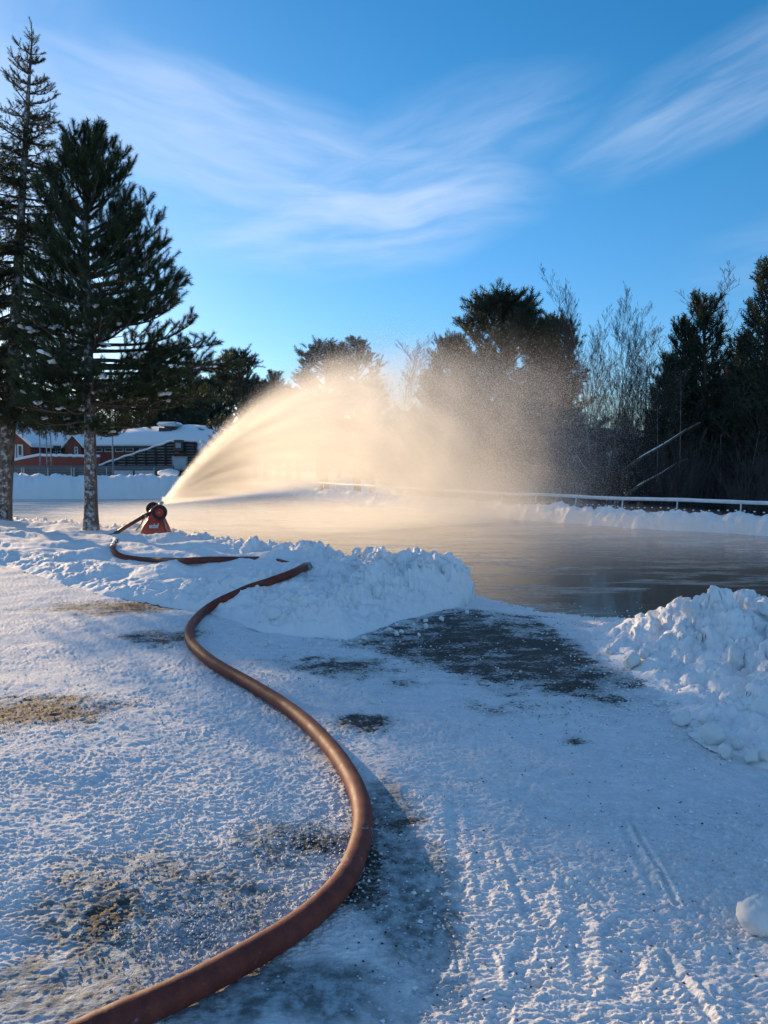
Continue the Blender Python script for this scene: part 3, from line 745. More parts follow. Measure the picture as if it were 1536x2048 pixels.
def trunk_mesh(H, r0, lean=(0, 0), seed=0, k=14, flare=.35, bend=.05, tip=.02):
    rr = random.Random(seed); n = 26; t = MB(); pts = []; rad = []
    ph = rr.uniform(0, 6)
    for i in range(n + 1):
        f = i / n; z = -.3 + (H + .3) * f
        pts.append((lean[0] * f + bend * math.sin(3 * f + ph) * f, lean[1] * f + bend * math.cos(4 * f + ph) * f, z))
        rad.append((r0 * (1 - f) ** .8 + tip) * (1 + flare * math.exp(-max(0, z) / .25)))
    t.tube(pts, rad, k)
    P = np.array(pts)
    return t, (lambda z: np.array([np.interp(z, P[:, 2], P[:, 0]), np.interp(z, P[:, 2], P[:, 1]), z]))

TM_PINE = shoot_template(84, .27, .036, 1, .75)
TM_SPRUCE = shoot_template(44, .20, .045, 2, .6)
TM_FAR = shoot_template(22, .36, .10, 3, .7)
TM_FARS = shoot_template(16, .26, .10, 4, .6)

def front_pine():
    loc = at(182, 1060, .2); gz = float(top_h(loc[0], loc[1])[0]); T = Tree(21); r = T.r
    H = 8.35; tr, ax = trunk_mesh(H, .135, (.08, 0), 3, flare=.25)
    prof_r = lambda z: np.interp(z, [2.2, 3.0, 4.2, 5.0, 5.6, 6.3, 7.0, 7.7, 8.3], [1.5, 2.3, 2.5, 2.2, 2.0, 1.5, 1.4, 1.15, .6])
    prof_l = lambda z: np.interp(z, [2.2, 3.0, 4.5, 5.5, 6.3, 7.0, 7.7, 8.3], [1.3, 1.5, 1.4, 1.2, 1.15, 1.05, .9, .5])
    z = 2.25
    while z < H - .15:
        for k in range(r.choice((5, 5, 6)) if z > 5 else r.choice((4, 5, 5))):
            a = r.uniform(0, 2 * PI); wgt = .5 + .5 * math.cos(a)
            L = (prof_r(z) * wgt + prof_l(z) * (1 - wgt)) * r.uniform(.68, 1.1); up = np.interp(z, [2.2, 4.5, 9], [-.12, .18, 1.1])
            L = L / math.sqrt(1 + up * up) ** .6
            T.branch(ax(z), a, max(.3, L), up, np.interp(z, [2, 5, 9], [.45, .8, 1.2]), .12, 7.0, .30, .025 + .010 * L, 0, .30, .40, 1.0, .16)
        z += r.uniform(.165, .235)
    # the long low boughs that reach right
    for zz, L, up, az_, cu_ in ((3.75, 3.1, .02, -.1, .0), (3.6, 2.8, .04, .2, .0), (3.95, 2.6, .08, .05, .05), (4.85, 2.1, .22, -.05, .3), (5.35, 1.7, .25, .2, .3), (4.3, 2.2, .2, -.3, .3), (3.1, 2.4, -.05, .1, .1), (3.3, 2.3, .0, -.4, .1), (5.0, 2.2, .2, .5, .3)):
        T.branch(ax(zz), az_, L, up, cu_, .05, 7.5, .30, .05, 0, .35, .30, 1.1, .25)
    for k in range(7): T.shoot(ax(H - .25 + .05 * k), (r.gauss(0, .3), r.gauss(0, .3), 1), .3)
    return T.finish('pine_tree', (loc[0], loc[1], gz), 'snow dusted pine left of the red water cannon, long low boughs reaching right', 'tree', TM_PINE, M['needle'], M['bark'], tr, smat=M['snow'])
front_pine()
def left_spruce():
    loc = at(2, 1040, .2); gz = float(top_h(loc[0], loc[1])[0]); T = Tree(5); r = T.r
    sc = loc[1] / FPX; H = (930 - 78) * sc + CAM_Z - gz
    tr, ax = trunk_mesh(H - .5, .20, (1.2, 0), 8, bend=.08, tip=.015)
    prof = lambda z: np.interp(z / H, [.15, .2, .28, .4, .5, .62, .72, .8, .87, .94, .99], [1.5, 2.2, 2.2, 1.8, 1.5, 1.25, 1.0, .8, .52, .36, .12])
    z = 3.0
    while z < H - .6:
        for k in range(r.choice((4, 5, 6)) if z < H - 2.2 else 4):
            a = r.uniform(0, 2 * PI); L = prof(z) * r.uniform(.6, 1.15); up = np.interp(z / H, [.15, .5, .8, 1], [-.35, -.12, .2, .75])
            T.branch(ax(min(z, H - .6)), a, max(.22, L), up, .55, .12, 12, .27 if z < H - 3 else .22, .022 + .010 * L, np.interp(z / H, [.2, .7, .9], [.75, .5, .0]), .12, .36, 1.0, .02)
        z += r.uniform(.17, .26) if z < H - 2.5 else r.uniform(.2, .32)
    for zz in np.arange(H - 2.4, H, .16): T.shoot(ax(min(zz, H - .5)) + np.array([0, 0, max(0, zz - H + .5)]), (r.gauss(0, .5), r.gauss(0, .5), 1), .2)
    for a in (0.1, 3.3, 1.6, 4.4, 2.6): T.shoot(ax(H - .5) + np.array([0, 0, .1 * a / 3]), (math.cos(a) * .8, math.sin(a) * .8, .8), .26)
    T.limb.tube([ax(H - .55), ax(H - .5) + np.array([.02, 0, .55])], [.018, .006], 4)
    return T.finish('spruce_tree', (loc[0], loc[1], gz), 'tall spruce with a thin bare tip at the left edge of the photo', 'tree', TM_SPRUCE, M['needle_spruce'], M['bark'], tr, smat=M['snow'])
SPR = left_spruce()

# background conifers: a few kinds, then copies
def far_conifer(name, seed, H, wide, kind, loc, label, group=None, base=.18, dens=1.0):
    T = Tree(seed); r = T.r; tr, ax = trunk_mesh(H * .93, .13 + .01 * H, (r.uniform(-.3, .3), 0), seed, 7, .2, .12)
    if kind == 'round':       # Scots pine: bare limbs inside, needle clumps outside
        nb = int(64 * dens)
        for k in range(nb):
            f = (k + r.random()) / nb; z = H * (base + (1 - base) * f ** .9) * .97; a = r.uniform(0, 2 * PI); e = 1 - ((f - .42) / .6) ** 2
            L = wide * max(.25, math.sqrt(max(0.02, e))) * r.uniform(.65, 1.12); up = .15 + .95 * f
            pts = T.branch(ax(min(z, H * .97) * (1 - .10 * f)), a, L / math.sqrt(1 + up * up) ** .8, up, .5, .15, 3.0, .42, .05 + .015 * L, 0, .52, .36, 1.0)
            for j in range(int(9 * dens)):
                d = np.array([r.gauss(0, 1), r.gauss(0, 1), r.gauss(.4, .6)]); T.shoot(pts[-1 - (j % 2)] + d * .22, d + np.array([0, 0, .6]), .42)
    else:                     # narrow upright crowns
        z = H * base
        while z < H - .2:
            f = (z / H - base) / (1 - base); L0 = wide * (1.08 - f) ** .6 * (1 if f > .12 else .6 + 3 * f)
            for k in range(4):
                up = .1 + .9 * f
                T.branch(ax(z), r.uniform(0, 2 * PI), max(.3, L0 * r.uniform(.6, 1.1) / math.sqrt(1 + up * up) ** .6), up, .9, .15, 3.4, .40, .05, 0, .25, .40, dens)
            z += .34 / dens ** .5
        for k in range(6): T.shoot(ax(H - .3 + .06 * k), (r.gauss(0, .25), r.gauss(0, .25), 1), .4)
    return T.finish(name, loc, label, 'tree', TM_FAR if kind == 'round' else TM_FARS, M['needle_far'], M['bark_far'], tr, group)
def gz_at(x, y): return float(g_base(np.array([x]), np.array([y]))[0])
def tree_at(px, top_py, Y, hgt_extra=0):
    x = (px - 768) / FPX * Y; z = gz_at(x, Y); return (x, Y, z), at_d(px, top_py, Y)[2] - z
def far_tree(px, top, Y, seed, halfpx, kind, label, name='pine_tree', **kw):
    loc, H = tree_at(px, top, Y); return far_conifer(name, seed, H, halfpx / FPX * Y, kind, loc, label, **kw), H, halfpx / FPX * Y
def copy_to(src, H0, px, top, Y, label, wfac=1.0, rz=0., group=None):
    loc, H = tree_at(px, top, Y); c = copy_tree(src); k = H / H0; c.location = loc; c.rotation_euler = (0, 0, rz); c.scale = (k * wfac, k * wfac, k); c['label'] = label
    if group: c['group'] = group
    elif 'group' in c: del c['group']
    return c
bigp, HB, _ = far_tree(1010, 562, 34, 31, 128, 'round', 'largest round crowned pine beyond the fence, half veiled by drifting spray', dens=1.5, base=.25)
p2, H2, _ = far_tree(488, 688, 47, 32, 74, 'round', 'lone pine standing at the right end of the red building roof', dens=.9, base=.2)
p3, H3, _ = far_tree(715, 648, 55, 33, 72, 'round', 'taller right one of the two pines above the top of the water arc', dens=.9)
copy_to(p2, H2, 648, 672, 54, 'shorter left one of the two pines above the top of the water arc', 1.15, 2.1)
copy_to(p3, H3, 745, 740, 60, 'small pine low behind the right side of the water arc pair', 1.0, 3.0)
copy_to(bigp, HB, 1095, 610, 36, 'pine merging with the right flank of the large round pine', .62, 2.4)
copy_to(bigp, HB, 905, 650, 37, 'pine merging with the left flank of the large round pine', .62, 4.0)
copy_to(p3, H3, 860, 718, 38, 'low pine at the far left foot of the large round pine', .8, 1.0)
c1, HC, _ = far_tree(1412, 602, 30, 41, 118, 'cone', 'dark conifer with a notched top right of the gap in the trees', 'conifer_tree', base=.12, dens=1.9)
c2, HD, _ = far_tree(1522, 530, 28, 42, 125, 'cone', 'tallest dark conifer at the right edge of the photo', 'conifer_tree', base=.12, dens=1.9)
copy_to(c1, HC, 1362, 650, 31, 'narrow dark conifer left of the notched top one', .8, 1.4)
copy_to(c2, HD, 1332, 718, 29, 'short dark conifer nearest the gap in the trees', .9, 2.0)
copy_to(c1, HC, 1465, 680, 33, 'dark conifer filling the space between the two tallest at right', 1.1, 3.4)
copy_to(c2, HD, 1312, 800, 33, 'smallest dark conifer at the right foot of the gap', 1.1, .4)
copy_to(c1, HC, 1590, 560, 31, 'dark conifer just cut by the right edge of the photo', 1.1, 5.0)
copy_to(c2, HD, 1440, 760, 38, 'shaded conifer deep behind the notched top one', 1.5, 4.2)
fr = random.Random(77)
kinds = [(p2, H2), (p3, H3), (p2, H2), (c1, HC)]
for i, (px, top) in enumerate(((285, 748), (305, 765), (330, 735), (352, 745), (378, 728), (398, 752), (415, 745), (440, 752), (462, 738), (515, 757), (532, 752), (556, 748), (575, 762), (345, 790), (405, 790), (235, 770), (190, 760), (130, 765), (70, 760), (20, 770), (-30, 765), (600, 775), (640, 770), (680, 790), (-80, 750))):
    s_, h_ = kinds[i % 4]
    copy_to(s_, h_, px + fr.uniform(-4, 4), top, 88 + fr.uniform(-6, 10), 'dark pine in the wooded strip behind the red building', fr.uniform(1.0, 1.25), fr.uniform(0, 6), 'pines in the wood behind the building')
for i, (px, top) in enumerate(((900, 810), (945, 830), (1000, 820), (1080, 830), (1130, 700), (1180, 850), (880, 760), (960, 740), (1050, 760), (1260, 870), (1370, 780), (1500, 720), (1540, 760), (820, 810))):
    s_, h_ = kinds[(i + 1) % 4]
    copy_to(s_, h_, px, top, 48 + fr.uniform(-3, 6), 'shaded conifer in the thicket behind the fence', 1.35, fr.uniform(0, 6), 'conifers deep in the thicket')

# trees out of frame on the left whose crowns shade the foreground (seen by a step aside)
SHD = [(-.9, 22, .55, 1), (-4.2, 16, .62, 0)]
for i, (cc_, tt_, k, f) in enumerate(SHD):
    ca, sa = math.cos(SUN_AZ), math.sin(SUN_AZ); x = cc_ * ca + tt_ * sa; y = -cc_ * sa + tt_ * ca
    c = copy_tree(SPR if f == 0 else p2); c.location = (x, y, gz_at(x, y) - (.9 if f == 0 else .3)); kk = k if f == 0 else k * 1.15; c.scale = (kk, kk, kk); c.rotation_euler = (0, 0, i * 1.7)
    c['label'] = 'conifer beside the road left of the photo, casting its shadow over the packed snow'; c['group'] = 'shade conifers left of the photo'

# bare deciduous trees and bushes
def bare(seed, H, spread, r0, depth=4, up=1.0, nseg=5, stems=1, droop=.0, side=18, k0=.42):
    r = random.Random(seed); mb = MB(); tw = MB()
    def grow(p, d, L, rad, lev):
        n = nseg if lev == 0 else 4; pts = [p.copy()]; rr = [rad]
        for i in range(n):
            jt = .035 if lev == 0 else .11; d = d + np.array([r.gauss(0, jt), r.gauss(0, jt), r.gauss(.03 * up, .06) - droop * (lev > 1)]); d /= np.linalg.norm(d); p = p + d * L / n; pts.append(p.copy()); rr.append(max(.0032, rad * (1 - (i + 1) / n * .85)))
        (mb if lev < 1 else tw).tube(pts, rr, (7, 4, 3, 3, 3)[lev], False)
        if lev >= depth: return
        m = (side, 7, 5, 4)[lev] if lev < 4 else 3
        for k in range(m):
            t = (.22 if lev == 0 else .15) + (.8) * (k + r.random()) / m; f = t * n; i = min(int(f), n - 1); q_ = pts[i] + (pts[i + 1] - pts[i]) * (f - i)
            a = r.uniform(0, 2 * PI); dd = pts[i + 1] - pts[i]; dd /= np.linalg.norm(dd)
            o = np.array([math.cos(a), math.sin(a), 0]); nd = dd * r.uniform(.6, 1.0) + o * spread * r.uniform(.5, 1.0) + np.array([0, 0, .25 * up]); nd /= np.linalg.norm(nd)
            grow(q_, nd, L * (k0 if lev == 0 else .5) * (1.15 - t * .7) * r.uniform(.7, 1.2), rr[i] * .4, lev + 1)
    for s_ in range(stems):
        a = r.uniform(0, 6.28); k = 0 if stems == 1 else .16
        grow(np.array([math.cos(a) * .1 * (stems > 1), math.sin(a) * .1 * (stems > 1), -.1]), np.array([math.cos(a) * k, math.sin(a) * k, 1.]), H * (1 if stems == 1 else r.uniform(.6, 1)), r0, 0 if stems == 1 else 1)
    return mb, tw
def bare_tree(px, top, Y, seed, label, name='birch_tree', spread=.55, group=None, r0=.05, **kw):
    loc, H = tree_at(px, top, Y); mb, tw = bare(seed, H, spread, r0, **kw); root = empty(name, loc, label, 'tree' if name != 'bare_bush' else 'bush', group)
    if mb.n: mb.build('trunk', M['birch'] if name == 'birch_tree' else M['twig'], root, True)
    tw.build('twigs' if name == 'bare_bush' else 'crown', M['twig'], root, True)
    return root, H
b1, HB1 = bare_tree(1182, 606, 31, 51, 'tallest slender bare birch in the gap between the dark pines')
b2, HB2 = bare_tree(1213, 648, 32, 52, 'second tallest bare birch, just right of the tallest in the gap')
b3, HB3 = bare_tree(1243, 672, 33, 53, 'third bare birch in the gap, shorter and right of the other two')
b4, HB4 = bare_tree(1285, 725, 30, 54, 'spreading bare willow at the right side of the gap', 'willow_tree', .8, r0=.06, side=13, k0=.5)
copy_to(b1, HB1, 1160, 690, 33, 'short bare birch left of the tallest one in the gap', 1, 2.)
copy_to(b3, HB3, 1376, 626, 36, 'bare birch showing above the dark conifers at right', 1.4, 1.)
copy_to(b2, HB2, 1345, 700, 35, 'drooping bare birch left of the notched top conifer', 1.6, 3.)
copy_to(b1, HB1, 803, 702, 42, 'bare birch rising behind the top of the spray left of the large pine', 1.5, 4.)
copy_to(b2, HB2, 830, 735, 43, 'lower bare birch behind the spray left of the large pine', 1.6, 5.)
copy_to(b4, HB4, 1310, 770, 32, 'second spreading bare willow, right of the first', 1, 2.6)
bu1, HU1 = bare_tree(1200, 880, 27.5, 61, 'bare bush thicket behind the white rail', 'bare_bush', .55, r0=.016, stems=14, depth=3, group='bare bushes behind the rail')
bu2, HU2 = bare_tree(1330, 860, 26, 62, 'bare bush thicket behind the white rail', 'bare_bush', .6, r0=.016, stems=16, depth=3, group='bare bushes behind the rail')
br = random.Random(88)
for i in range(40):
    px = 800 + 21 * i + br.uniform(-10, 10); Y = np.interp(px, [800, 1050, 1300, 1536, 1640], [36, 29.5, 25.5, 23, 22]) + br.uniform(.5, 4.5)
    s_, h_ = ((bu1, HU1), (bu2, HU2))[i % 2]
    copy_to(s_, h_, px, br.uniform(860, 930), Y, 'bare bush thicket behind the white rail', br.uniform(.8, 1.1), br.uniform(0, 6), 'bare bushes behind the rail')
for i in range(24):
    px = 1150 + 17 * i + br.uniform(-12, 12); Y = np.interp(px, [1050, 1300, 1600], [32, 28, 26]) + br.uniform(0, 5)
    s_, h_ = ((b1, HB1), (b2, HB2), (b3, HB3))[i % 3]
    copy_to(s_, h_, px, br.uniform(760, 860), Y, 'thin bare sapling in the thicket below the taller trees', 1.3, br.uniform(0, 6), 'thin saplings in the thicket')
# leaning snowy logs
def log(a, b, Ya, Yb, r_, label):
    A = at_d(*a, Ya); B = at_d(*b, Yb); n = 12
    P = [A + (B - A) * t + np.array([0, 0, .05 * math.sin(PI * t) + .03 * math.sin(9 * t)]) for t in np.linspace(0, 1, n)]
    A0 = Vector(P[0]); root = empty('leaning_log', A0, label, 'log')
    L = [p - np.array(P[0]) for p in P]
    mb = MB(); mb.tube(L, np.linspace(r_, r_ * .6, n), 8); mb.build('trunk', M['bark_far'], root, True)
    L0, L1 = L[0], L[-1]; L = L[2:-2]; n = len(L)
    s_ = MB(); s_.tube([p + np.array([0, -.01, r_ * .75]) for p in L], [r_ * .32 * (1 + .8 * math.sin(7 * i)) for i in range(n)], 7, True, .7); s_.build('snow_cap', M['snow'], root, True)
log((1245, 942), (1400, 846), 26.5, 27.5, .065, 'leaning trunk with a snow cap, upper of the two behind the rail')
log((1250, 992), (1375, 918), 26.2, 27.0, .065, 'leaning trunk with a snow cap, lower of the two behind the rail')
log((1143, 902), (1195, 972), 27, 27, .02, 'thin pale fallen stem slanting down right behind the spray')

# ------------------------------------------------------------------ white rail fence across the ice
M['white_rail'] = simple('frosted_rail', (.74, .78, .82), .5, 0, .15, 6, .3, .01)
M['mesh'] = simple('dark_netting', (.05, .045, .04), .8)
def rail_fence():
    line = np.array([(24.8, 10.1), (17.6, 16.9), (10.7, 21.0), (8.15, 23.1), (5.4, 26.6), (2.3, 31.7), (-.3, 37.7), (-4.3, 46.0), (-5.8, 48.4)], float)
    seg = np.hypot(*np.diff(line, axis=0).T); s_ = np.concatenate([[0], np.cumsum(seg)]); n = 120; u = np.linspace(0, s_[-1], n)
    X = np.interp(u, s_, line[:, 0]); Y = np.interp(u, s_, line[:, 1]); k = np.ones(9) / 9
    X[4:-4] = np.convolve(X, k, 'valid'); Y[4:-4] = np.convolve(Y, k, 'valid')
    zt = .61
    root = empty('rail_fence', (X[30], Y[30], 0), 'low white rail fence on short posts along the far side of the ice', 'fence'); o = np.array([X[30], Y[30], 0])
    P = np.stack([X, Y, np.full(n, zt)], 1) - o + np.array([0, 0, 0]); P[:, 2] += .012 * np.sin(u * 1.3)
    mb = MB(); mb.tube(P, .052, 10); mb.build('rail', M['white_rail'], root, True)
    sn = MB(); sn.tube(P + np.array([0, 0, .035]), .038 + .006 * np.sin(u * 5), 8, True, .6); sn.build('snow_cap', M['snow'], root, True)
    r = random.Random(4)
    for uu in np.arange(1.0, s_[-1], 1.78):
        x = np.interp(uu, u, X) - o[0]; y = np.interp(uu, u, Y) - o[1]; lx = r.uniform(-.09, .03)
        pm = MB(); pm.tube([(x + lx, y, -.35), (x, y, zt - .03)], .02, 7); pm.build('post', M['white_rail'], root, True)
    return root
rail_fence()
# low dark snow-tipped netting pegs right behind the bank
def pegs():
    line = np.array([(17.3, 16.5), (10.5, 20.7), (7.95, 22.85), (5.2, 26.35), (2.1, 31.5)]); seg = np.hypot(*np.diff(line, axis=0).T); s_ = np.concatenate([[0], np.cumsum(seg)])
    o = np.array([10.5, 20.7, 0]); root = empty('picket_fence', o, 'low dark picket strip with snowy tips between the rail and its snow bank', 'fence')
    mb = MB(); mb.box(-.03, .03, -.012, .012, -.3, .36, .004); pk = mb.mesh('picket', False); pk.materials.append(M['mesh'])
    cp = MB(); cp.blob((0, 0, .37), (.034, .028, .018), 1, (8, 5)); tp = cp.mesh('snow_tip'); tp.materials.append(M['snow'])
    for uu in np.arange(0, s_[-1], .235):
        x = np.interp(uu, s_, line[:, 0]) - o[0]; y = np.interp(uu, s_, line[:, 1]) - o[1]
        a = bpy.data.objects.new('picket', pk); C.objects.link(a); a.parent = root; a.location = (x, y, .02 * math.sin(uu * 3)); a.rotation_euler = (0, .04 * math.sin(uu * 7), 0)
        b = bpy.data.objects.new('snow_tip', tp); C.objects.link(b); b.parent = a
pegs()

# ------------------------------------------------------------------ red building and what stands before it
def planks(name, ca, cb, per=.16, vert=True):
    m, q, b, o = newmat(name); v = q.obj(); x, y, z = q.xyz(v)[:3]; u = x if vert else z
    fr_ = q.m('FRACT', q.div(u, per)); gap = q.ss(q.m('ABSOLUTE', q.sub(fr_, .5)), .46, .5)
    pid = q.m('FLOOR', q.div(u, per)); n = q.noise(q.vec(q.mul(pid, 3.7), 0, q.mul(z if vert else x, .4)), 1.5, 4, .6)
    c = q.mix(n, ca, cb); c = q.mix(q.mul(gap, .7), c, tuple(k * .25 for k in ca)); q.put(b.inputs['Base Color'], c); b.inputs['Roughness'].default_value = .75
    q.put(b.inputs['Normal'], q.bump(q.sub(1, gap), .6, .02)); return m
M['red'] = planks('red_cladding', (.22, .045, .03), (.33, .075, .045))
M['orange'] = planks('brown_cladding', (.19, .055, .03), (.28, .085, .045))
M['greyw'] = planks('grey_boards', (.10, .10, .105), (.19, .19, .195), .2, False)
M['trim'] = simple('white_trim', (.62, .64, .66), .5, 0, .1, 4, 0)
M['dark'] = simple('dark_metal', (.05, .052, .055), .5, 0, .3, 4, 0)
M['slat'] = simple('weathered_slats', (.22, .20, .185), .8, 0, .35, 3, .3)
M['slatd'] = simple('dark_stained_timber', (.035, .032, .03), .85, 0, .3, 3, 0)
M['board'] = simple('pale_board', (.42, .47, .50), .5, 0, .15, 2, 0)
M['pole'] = simple('grey_pole', (.30, .31, .32), .4, .3, .2, 4, 0)
m, q, b, o = newmat('window_glass'); b.inputs['Base Color'].default_value = (.05, .06, .07, 1); b.inputs['Roughness'].default_value = .08
q.put(b.inputs['Normal'], q.bump(q.noise(q.obj(), 1.5, 2), .05, .05)); M['glass'] = m
BY = 62.0
def U(px, Y=BY): return (px - 768) / FPX * Y
def Zp(py, Y=BY): return at_d(768, py, Y)[2]
def building():
    x0, x1 = U(44), U(447); o = np.array([U(240), BY, 0]); root = empty('red_building', o, 'long low red building with a snow covered roof and a small gable', 'building')
    ze, zr = Zp(893), Zp(846)
    wl = MB(); wl.box(x0 - o[0] + .3, x1 - o[0] - .3, 0, 9, -1.0, ze - .02); wl.build('wall', M['red'], root)
    # pitched snow roof: front eave low, ridge at back
    rf = MB(); n = 60; V = []
    xsr = np.linspace(x0 - o[0] - .2, x1 - o[0] + .2, n)
    for i, x in enumerate(xsr):
        sag = .10 * math.sin(x * .5) + .05 * math.sin(x * 1.7)
        dip = -.45 * math.exp(-((x - (U(235) - o[0])) / 3.6) ** 2) * .5
        V += [(x, -.6, ze), (x, -.62, ze + .24 + sag * .2), (x, 2.2, ze + .24 + (zr - ze) * .5 + sag * .5), (x, 4.6, zr + .04 + sag + dip), (x, 9.6, ze + .2), (x, 9.6, ze)]
    Q = [(i * 6 + j, i * 6 + (j + 1) % 6, i * 6 + 6 + (j + 1) % 6, i * 6 + 6 + j) for i in range(n - 1) for j in range(6)]
    rf.add(V, Q, [(0, j, j + 1) for j in range(1, 5)] + [((n - 1) * 6, (n - 1) * 6 + j + 1, (n - 1) * 6 + j) for j in range(1, 5)])
    ro = rf.build('roof', M['snow_roof'], root, True)
    fa = MB(); fa.box(x0 - o[0] - .2, x1 - o[0] + .2, -.66, -.6, ze - .14, ze + .03); fa.build('fascia', M['dark'], ro)
    def win(pa, pb, ya, yb, nv=0, nh=0, yy=0.0):
        a, b_ = U(pa) - o[0], U(pb) - o[0]; za, zb = Zp(yb), Zp(ya)
        f = MB(); t = .07
        f.box(a, b_, yy - .06, yy - .005, za, za + t); f.box(a, b_, yy - .06, yy - .005, zb - t, zb); f.box(a, a + t, yy - .058, yy - .005, za + t, zb - t); f.box(b_ - t, b_, yy - .058, yy - .005, za + t, zb - t)
        for i in range(nv): xx = a + (b_ - a) * (i + 1) / (nv + 1); f.box(xx - .03, xx + .03, yy - .05, yy - .006, za + t, zb - t)
        for i in range(nh): zz = za + (zb - za) * (i + 1) / (nh + 1); f.box(a + t, b_ - t, yy - .045, yy - .007, zz - .025, zz + .025)
        wo = f.build('window', M['trim'], root); g_ = MB(); g_.box(a + .03, b_ - .03, yy - .035, yy - .004, za + .03, zb - .03); g_.build('pane', M['glass'], wo)
    for pa in (190, 211, 232, 252): win(pa, pa + 17, 895, 904)
    win(96, 114, 892, 908, 2, 2); win(116, 124, 892, 908, 0, 2); win(82, 92, 893, 908, 1, 1)
    for pa in (280, 300, 322): win(pa, pa + 15, 896, 905)
    # gable dormer in front
    gx0, gx1, gm = U(139) - o[0], U(175) - o[0], U(157) - o[0]; gz0, gz1 = Zp(893), Zp(872)
    gw = MB(); gw.prism([(gx0 + .1, -1), (gx1 - .1, -1), (gx1 - .1, gz0), (gm, gz1 - .15), (gx0 + .1, gz0)], (-.9, .0)); go = gw.build('gable', M['orange'], root)
    gr_ = MB()
    for s_, xe in ((-1, gx0 - .15), (1, gx1 + .15)):
        gr_.add([(xe, -1.05, gz0 - .15), (gm, -1.05, gz1), (gm, -1.05, gz1 + .22), (xe, -1.05, gz0 + .07), (xe, 2.2, gz0 - .15), (gm, 2.2, gz1), (gm, 2.2, gz1 + .22), (xe, 2.2, gz0 + .07)],
                [(0, 1, 2, 3), (7, 6, 5, 4), (0, 4, 5, 1), (3, 2, 6, 7), (0, 3, 7, 4), (1, 5, 6, 2)])
    gr_.build('gable_roof', M['snow_roof'], go)
    win(160, 167, 894, 909, 0, 1, -.9)
    # vent house on the ridge
    v = MB(); va, vb = U(301) - o[0], U(326) - o[0]; v.box(va, vb, 2.6, 4.4, Zp(868), Zp(852)); v.box(va + .5, U(334) - o[0], 3.0, 4.3, Zp(856), Zp(846)); vo = v.build('vent_house', M['dark'], root)
    c = MB(); c.box(U(297) - o[0], U(339) - o[0], 2.4, 4.6, Zp(849), Zp(841) + .05, .16); c.build('snow_cap', M['snow_roof'], vo, True)
    # plinth trim
    p = MB(); p.box(x0 - o[0] + .25, x1 - o[0] - .25, -.05, -.004, ze - .32, ze - .2); p.build('trim_board', M['dark'], root)
building()
def left_wing():
    Y = 58.; o = np.array([U(10, Y), Y, 0]); root = empty('gabled_house', o, 'brown gable end house with tall pale windows behind the left spruce', 'building')
    za, zb = Zp(889, Y), Zp(835, Y); x0, x1 = U(-55, Y) - o[0], U(63, Y) - o[0]; xm = (x0 + x1) / 2
    wl = MB(); wl.prism([(x0, -1), (x1, -1), (x1, za), (xm, zb), (x0, za)], (0, 8)); wl.build('wall', M['orange'], root)
    rf = MB()
    for xe in (x0 - .3, x1 + .3):
        rf.add([(xe, -.5, za - .2), (xm, -.5, zb + .02), (xm, -.5, zb + .3), (xe, -.5, za + .08), (xe, 8.4, za - .2), (xm, 8.4, zb + .02), (xm, 8.4, zb + .3), (xe, 8.4, za + .08)],
               [(0, 1, 2, 3), (7, 6, 5, 4), (0, 4, 5, 1), (3, 2, 6, 7), (0, 3, 7, 4), (1, 5, 6, 2)])
    rf.build('roof', M['snow_roof'], root)
    for pa, pb in ((20, 35), (37, 49)):
        a, b_ = U(pa, Y) - o[0], U(pb, Y) - o[0]; f = MB(); f.box(a, b_, -.06, -.005, Zp(918, Y), Zp(889, Y)); wo = f.build('window', M['trim'], root)
        g_ = MB(); g_.box(a + .12, b_ - .12, -.075, -.062, Zp(910, Y), Zp(892, Y)); g_.build('pane', M['glass'], wo)
left_wing()
def low_wall():
    Y = 56.; o = np.array([U(110, Y), Y, 0]); root = empty('ramp_wall', o, 'low red board ramp wall topped with snow in front of the red building', 'wall')
    top = [(U(14, Y) - o[0], Zp(924, Y)), (U(80, Y) - o[0], Zp(911, Y)), (U(200, Y) - o[0], Zp(914, Y))]
    wl = MB(); wl.prism([(top[0][0], -1), (top[2][0], -1), top[2], top[1], top[0]], (0, .15)); wl.build('wall', M['red'], root)
    s_ = MB(); s_.tube([(top[0][0], .07, top[0][1] + .03), ((top[0][0] + top[1][0]) / 2, .07, (top[0][1] + top[1][1]) / 2 + .06), (top[1][0], .07, top[1][1] + .05)] + [(top[1][0] + (top[2][0] - top[1][0]) * t, .07, top[1][1] + (top[2][1] - top[1][1]) * t + .04 + .03 * math.sin(t * 40)) for t in np.linspace(.1, 1, 16)], .14, 8, True, .8)
    s_.build('snow_cap', M['snow_roof'], root, True)
low_wall()
def boards():
    Y = 50.; o = np.array([U(180, Y), Y, 0]); root = empty('board_fence', o, 'grey board fence with steel rails above the tall snow bank', 'fence')
    w1 = MB(); w1.box(U(-40, Y) - o[0], U(345, Y) - o[0], .4, .5, -1, Zp(931, Y)); w1.build('board_panel', M['greyw'], root)
    for py in (937.5, 942.5, 947.5): r_ = MB(); r_.bar((U(-40, Y) - o[0], 0, Zp(py, Y)), (U(345, Y) - o[0], 0, Zp(py, Y)), .035); r_.build('rail', M['slat'], root)
    for px in (-10, 46, 50, 98, 145, 150, 215, 310): p = MB(); p.box(U(px, Y) - o[0] - .05, U(px, Y) - o[0] + .05, -.12, -.04, -.5, Zp(935, Y), .01); p.build('post', M['pole'], root)
    for a, b_ in ((229, 268), (272, 311)):
        p = MB(); p.box(U(a, Y) - o[0], U(b_, Y) - o[0], -.2, -.14, Zp(953, Y), Zp(941, Y), .01); p.build('advert_board', M['board'], root, label='plain pale board fixed low on the grey fence')
boards()
